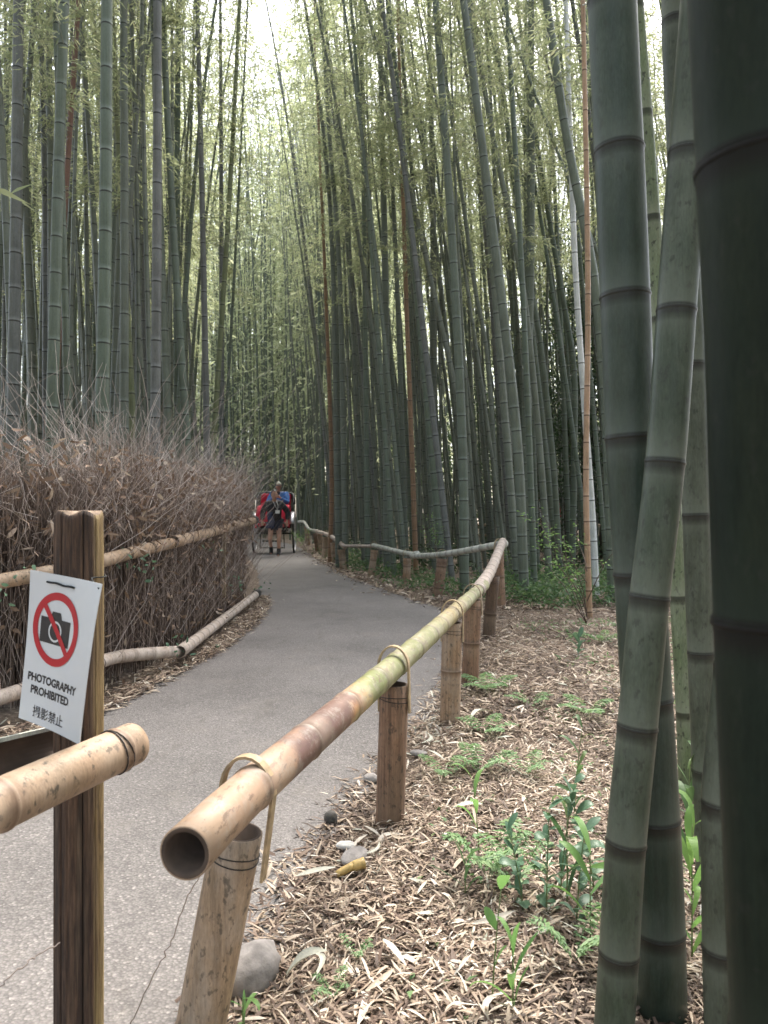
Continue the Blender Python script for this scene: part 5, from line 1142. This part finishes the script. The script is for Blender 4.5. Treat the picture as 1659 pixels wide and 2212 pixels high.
def person(loc, pos, label, group=None, yaw=0.0, hy=0.0, shirt='shirt_black', lower='shorts_navy', long_legs=False, hair=True, cap=None, boots='boot', hands=((0, -.3, -1), (0, -.3, -1)), hp=0, sleeves=True):
    e = empty('person', tuple(loc)); e.rotation_euler.z = yaw; tag(e, label, 'person', group)
    mb = MB(); body = joints(pos, ['pel', 'waist', 'chest', 'neck', 'shl', 'ell', 'wrl', 'shr', 'elr', 'wrr', 'hil', 'knl', 'anl', 'tol', 'hir', 'knr', 'anr', 'tor'], -.006, chest=.11, waist=.105, shl=.048, shr=.048, ell=.045, elr=.045)
    addskin(mb, body, [('pel', 'waist'), ('waist', 'chest'), ('chest', 'neck')] + ARM + LEG, 'pel')
    hc = np.array(pos['head']); V, Q = head_vf(hc, hy, hp); mb.add(V, Q); V, Q, T = tube(np.array([pos['neck'], hc + [0, 0.012, -.06]]), np.array([.054, .05]), 10, False); mb.add(V, Q)
    hand_add(mb, pos['wrl'], hands[0], (1, 0, 0)); hand_add(mb, pos['wrr'], hands[1], (-1, 0, 0))
    b = mb.build('body', M['skin'], e); face(e, hc, hy)
    m2 = MB(); keys = ['pel', 'waist', 'chest', 'shl', 'ell', 'shr', 'elr'] + (['wrl', 'wrr'] if sleeves else []); ar = ARM if sleeves else [q for q in ARM if 'wr' not in q[1]]
    pp = dict(pos); 
    if sleeves:
        for k, b_ in (('wrl', 'ell'), ('wrr', 'elr')): pp[k] = tuple(np.array(pos[k]) * .93 + np.array(pos[b_]) * .07)
    pp['pel'] = tuple(np.array(pos['pel']) + [0, 0, .05]); addskin(m2, joints(pp, keys, .022), [('pel', 'waist'), ('waist', 'chest')] + ar, 'waist')
    m2.build('shirt', M[shirt], e)
    m3 = MB(); lk = ['pel', 'hil', 'hir', 'knl', 'knr']; le = [('pel', 'hil'), ('hil', 'knl'), ('pel', 'hir'), ('hir', 'knr')]; pp = dict(pos)
    if long_legs: lk += ['anl', 'anr']; le += [('knl', 'anl'), ('knr', 'anr')]
    else:
        for k, h_ in (('knl', 'hil'), ('knr', 'hir')): pp[k] = tuple(np.array(pos[k]) * .42 + np.array(pos[h_]) * .58)
    ov = {} if long_legs else dict(knl=.085, knr=.085); addskin(m3, joints(pp, lk, .014, **ov), le, 'pel'); m3.build('trousers' if long_legs else 'shorts', M[lower], e)
    for s in 'lr':
        mb_ = MB(); a_, k_, t_ = (np.array(pos[q + s]) for q in ('an', 'kn', 'to')); up_ = a_ + (k_ - a_) * (.42 if boots == 'boot' else .1)
        heel = a_ + [0, .05, -.04]; addskin(mb_, {'u': (tuple(up_), .052), 'a': (tuple(a_), .050), 't': (tuple(t_ + [0, 0, .01]), (.045, .035)), 'h': (tuple(heel), .04)}, [('u', 'a'), ('a', 't'), ('a', 'h')], 'a'); mb_.build('boot', M[boots], e)
    if hair: V, Q = hair_vf(hc, hy); link('hair', mesh_np('hair', V, Q), M['hair'], e)
    if cap:
        V, Q = head_vf((0, 0, 0), 0); U = V / np.array([.073, .092, .115]); Qk = np.array([q for q in Q if (U[q][:, 2] > .25).all()]); cp_ = link('cap', mesh_np('cap', rotz(V * 1.14 + [0, 0, .006], hy) + hc, Qk), M[cap], e)
        a = np.linspace(math.pi * 1.08, math.pi * 1.92, 9); Vb = [(.080 * math.cos(t), .100 * math.sin(t), .038) for t in a] + [(.078 * math.cos(t), .10 * math.sin(t) - .075 * abs(math.sin(t)) ** .6, .022) for t in a] + [(.078 * math.cos(t), .10 * math.sin(t) - .075 * abs(math.sin(t)) ** .6, .016) for t in a] + [(.080 * math.cos(t), .100 * math.sin(t), .031) for t in a]
        link('peak', mesh_np('peak', rotz(np.array(Vb), hy) + hc, np.array([[r * 9 + i, r * 9 + i + 1, ((r + 1) % 4) * 9 + i + 1, ((r + 1) % 4) * 9 + i] for r in range(4) for i in range(8)])), M['trouser'] if cap == 'cream' else M[cap], cp_)
    return e
RX, RD = (593 - CX) / F * 20.3, 20.3
run_pos = dict(pel=(0, .06, .83), waist=(0, .02, .96), chest=(0, -.07, 1.18), neck=(0, -.12, 1.37), head=(.01, -.17, 1.51), shl=(-.17, -.09, 1.30), shr=(.17, -.09, 1.30), ell=(-.30, .02, 1.09), elr=(.31, .02, 1.09), wrl=(-.29, -.06, .88), wrr=(.30, -.06, .88),
               hil=(-.09, .05, .80), hir=(.09, .05, .80), knl=(-.10, -.13, .45), knr=(.10, -.05, .44), anl=(-.10, .10, .16), anr=(.09, .02, .09), tol=(-.10, .0, .07), tor=(.09, -.12, .04))
rl = gd(594, 1203); runner = person((rl[0], rl[1], 0), run_pos, 'runner in black top and shorts pulling the red rickshaw with both hands', None, 0, .45, 'shirt_black', 'shorts_navy'); runner.scale = (1.05, 1.05, 1.03)
# patterned cloth tied at the hip, name card on the chest
tt = np.linspace(0, 1, 8); V = []
for a_ in tt:
    for s in np.linspace(-1, 1, 5): V.append((-.09 + .10 * s * (.6 + .4 * a_) + .02 * math.sin(9 * a_ + 3 * s), -.13 - .03 * math.cos(s * 5), 1.10 - .40 * a_))
Qc = np.array([[i * 5 + j, i * 5 + j + 1, i * 5 + j + 6, i * 5 + j + 5] for i in range(7) for j in range(4)]); hc_ = link('hip_cloth', mesh_np('hip_cloth', np.array(V), Qc), M['navy_print'], runner); hc_.modifiers.new('solid', 'SOLIDIFY').thickness = .02
V, Q = box_vf((.09, -.195, 1.10), (.10, .008, .075)); link('name_card', mesh_np('name_card', V, Q, False), M['card'], runner)
tube_obj('lanyard', np.array([(-.03, -.17, 1.38), (.03, -.2, 1.25), (.09, -.2, 1.14), (.10, -.2, 1.26), (.06, -.17, 1.38)]), .005, M['card'], runner, 5)
# rickshaw
rk = empty('rickshaw', (RX, RD, 0)); rk.rotation_euler.z = R_(3); tag(rk, 'black rickshaw with red blanket and chrome wheels behind the runner', 'rickshaw')
def torus_vf(R0, r, nu=48, nv_=10, sx=1.0):
    V = [((r * math.cos(b)) * sx, (R0 + r * math.sin(b)) * math.cos(a), (R0 + r * math.sin(b)) * math.sin(a)) for a in np.arange(nu) * 2 * math.pi / nu for b in np.arange(nv_) * 2 * math.pi / nv_]
    Q = [[i * nv_ + j, i * nv_ + (j + 1) % nv_, ((i + 1) % nu) * nv_ + (j + 1) % nv_, ((i + 1) % nu) * nv_ + j] for i in range(nu) for j in range(nv_)]
    return np.array(V), np.array(Q)
for sx in (-1, 1):
    wv = empty('wheel', (sx * .54, 0, .545)); wv.parent = rk
    V, Q = torus_vf(.52, .026); link('tyre', mesh_np('tyre', V, Q), M['black'], wv); V, Q = torus_vf(.485, .016, 48, 8, 1.6); link('rim', mesh_np('rim', V, Q), M['chrome'], wv)
    P = np.array([[(o * .03, .04 * math.cos(a), .04 * math.sin(a)), (0, .48 * math.cos(a + .12 * o), .48 * math.sin(a + .12 * o))] for a in np.arange(32) * math.pi / 16 for o in (-1, 1)]); V, Q = multi_tubes(P, np.full(P.shape[:2], .003), 4); tag(link('spokes', mesh_np('spokes', V, Q), M['chrome'], wv), None, None, None, 'stuff')
    tube_obj('hub', np.array([(-.05, 0, 0), (-.02, 0, 0), (.02, 0, 0), (.05, 0, 0)]), [.03, .045, .045, .03], M['chrome'], wv, 12)
    a = np.linspace(.15 * math.pi, .95 * math.pi, 16); V = np.array([(sx * .50 + o, -.60 * math.cos(t), .545 + .60 * math.sin(t)) for t in a for o in (-.06, 0, .06)]); Qf = np.array([[i * 3 + j, i * 3 + j + 1, i * 3 + j + 4, i * 3 + j + 3] for i in range(15) for j in range(2)])
    fo = link('fender', mesh_np('fender', V, Qf), M['chrome'], rk); fo.modifiers.new('solid', 'SOLIDIFY').thickness = .012
    tube_obj('shaft', catmull(np.array([(sx * .40, .35, .60), (sx * .38, 0, .62), (sx * .37, -.6, .70), (sx * .36, -1.1, .83), (sx * .32, -1.5, .86)]), 20), .022, M['lacquer'], rk, 8)
    tube_obj('leaf_spring', catmull(np.array([(sx * .42, -.4, .60), (sx * .42, 0, .70), (sx * .42, .4, .60)]), 10), .02, M['chrome'], rk, 8)
    tube_obj('front_leg', np.array([(sx * .30, -.62, .70), (sx * .32, -.66, .16)]), .013, M['lacquer'], rk, 6)
    tube_obj('hood_arm', catmull(np.array([(sx * .47, .02, 1.18), (sx * .50, .25, 1.45), (sx * .50, .42, 1.55)]), 8), .018, M['lacquer'], rk, 6)
tube_obj('axle', np.array([(-.62, 0, .545), (.62, 0, .545)]), .022, M['lacquer'], rk, 8); tube_obj('shaft_crossbar', np.array([(-.34, -1.46, .86), (.34, -1.46, .86)]), .018, M['lacquer'], rk, 8)
def bev(name, c, s, mat, parent, b=.03):
    bm = bmesh.new(); bmesh.ops.create_cube(bm, size=1); bmesh.ops.scale(bm, vec=s, verts=bm.verts); bmesh.ops.bevel(bm, geom=bm.edges[:], offset=b, segments=2, affect='EDGES', profile=.6); bmesh.ops.translate(bm, vec=c, verts=bm.verts)
    me = bpy.data.meshes.new(name); bm.to_mesh(me); bm.free(); return link(name, me, mat, parent)
bev('seat_box', (0, .1, .86), (.92, .62, .36), M['lacquer'], rk); bev('seat_cushion', (0, .06, 1.08), (.86, .56, .10), M['red_cloth'], rk, .04); bev('backrest', (0, .40, 1.36), (.84, .14, .56), M['red_cloth'], rk, .06)
bev('footboard', (0, -.55, .62), (.74, .42, .05), M['lacquer'], rk, .015); bev('step', (0, -.70, .36), (.50, .12, .035), M['lacquer'], rk, .01); tube_obj('step_bar', np.array([(-.30, -.66, .18), (.30, -.66, .18)]), .014, M['lacquer'], rk, 6)
for k, (y_, z_) in enumerate(((.46, 1.64), (.53, 1.60), (.60, 1.54))):
    P = catmull(np.array([(-.50, y_ - .15, z_ - .18), (-.46, y_, z_ - .02), (-.2, y_ + .03, z_ + .03), (.2, y_ + .03, z_ + .03), (.46, y_, z_ - .02), (.50, y_ - .15, z_ - .18)]), 24); tube_obj('folded_hood', P, .045, M['lacquer'], rk, 8)
nu_, nv_ = 17, 13; V = []
for i in range(nv_):
    t = i / (nv_ - 1); prof_y = -.05 - .55 * min(1, t * 1.6); zz = 1.34 - .03 * t * 4 if t < .45 else 1.30 - (t - .45) * .98
    for j in range(nu_):
        s = -1 + 2 * j / (nu_ - 1); V.append((s * (.41 + .05 * t), prof_y + .02 * math.sin(s * 14 + t * 3) * t, zz - .05 * s * s + .02 * math.sin(s * 9) + (.07 * math.exp(-((abs(s) - .35) / .18) ** 2) if t < .6 else 0)))
Qb = np.array([[i * nu_ + j, i * nu_ + j + 1, (i + 1) * nu_ + j + 1, (i + 1) * nu_ + j] for i in range(nv_ - 1) for j in range(nu_ - 1)]); bk = link('blanket', mesh_np('blanket', np.array(V), Qb), M['red_cloth'], rk); bk.modifiers.new('solid', 'SOLIDIFY').thickness = .03
# passenger
sp_ = dict(pel=(0, .10, 1.20), waist=(0, .12, 1.33), chest=(0, .10, 1.52), neck=(0, .06, 1.70), head=(.01, .02, 1.85), shl=(-.19, .08, 1.63), shr=(.19, .08, 1.63), ell=(-.27, -.08, 1.40), elr=(.27, -.08, 1.40), wrl=(-.05, -.26, 1.56), wrr=(.09, -.26, 1.54), hil=(-.10, .08, 1.18), hir=(.10, .08, 1.18), knl=(-.12, -.38, 1.20), knr=(.12, -.38, 1.20), anl=(-.12, -.48, .80), anr=(.12, -.48, .80), tol=(-.12, -.60, .70), tor=(.12, -.60, .70))
ps = person((RX + .10, RD, -.02), sp_, 'rickshaw passenger in cream cap and blue jacket holding up a phone', None, 0, 0, 'blue_jacket', 'trouser', True, True, 'cream', hands=((.5, -.3, .5), (-.5, -.3, .5)))
ph = empty('phone', (RX + .12, RD - .36, 1.64)); tag(ph, 'dark phone held by the passenger in the cap', 'phone'); bev('case', (0, 0, 0), (.15, .012, .075), M['phone'], ph, .005)
# visitors on the other path behind the grove
st_pos = dict(pel=(0, 0, .92), waist=(0, 0, 1.08), chest=(0, 0, 1.30), neck=(0, 0, 1.48), head=(0, -.02, 1.62), shl=(-.18, 0, 1.42), shr=(.18, 0, 1.42), ell=(-.24, .02, 1.15), elr=(.24, .02, 1.15), wrl=(-.22, -.06, .90), wrr=(.22, -.06, .90), hil=(-.09, 0, .90), hir=(.09, 0, .90), knl=(-.10, -.02, .50), knr=(.10, .02, .50), anl=(-.10, 0, .09), anr=(.10, .05, .09), tol=(-.10, -.12, .04), tor=(.10, -.08, .04))
for px, d, yw, sh_, lw, lab in ((1166, 23, 1.2, 'white_cloth', 'trouser', 'distant visitor in white top glimpsed behind the culms'), (1202, 24, -1.0, 'red_top', 'trouser', 'distant visitor in red top glimpsed between culms'), (1238, 23, .4, 'white_cloth', 'shorts_navy', 'distant visitor in white top left of the tan bamboo'), (1302, 24, 1.4, 'shirt_black', 'trouser', 'distant visitor in black glimpsed right of the bleached bamboo')):
    person(((px - CX) / F * d, d, 0), st_pos, lab, 'visitors on the far path', yw, .2, sh_, lw, True, boots='shirt_black')
ff = empty('far_fence', ((1230 - CX) / F * 21.5, 21.5, 0)); tag(ff, 'low bamboo fence in front of the distant visitors', 'fence')
for z_ in (.45, .75): tube_obj('rail', np.array([(-3, 0, z_), (-1, .05, z_ + .01), (1, 0, z_), (3.2, .05, z_)]), .035, M['strip_grey'], ff, 8)
for x_ in np.linspace(-2.9, 3.1, 6): tube_obj('post', np.array([(x_, .08, -.05), (x_, .08, .85)]), .045, M['stem_brown'], ff, 8)
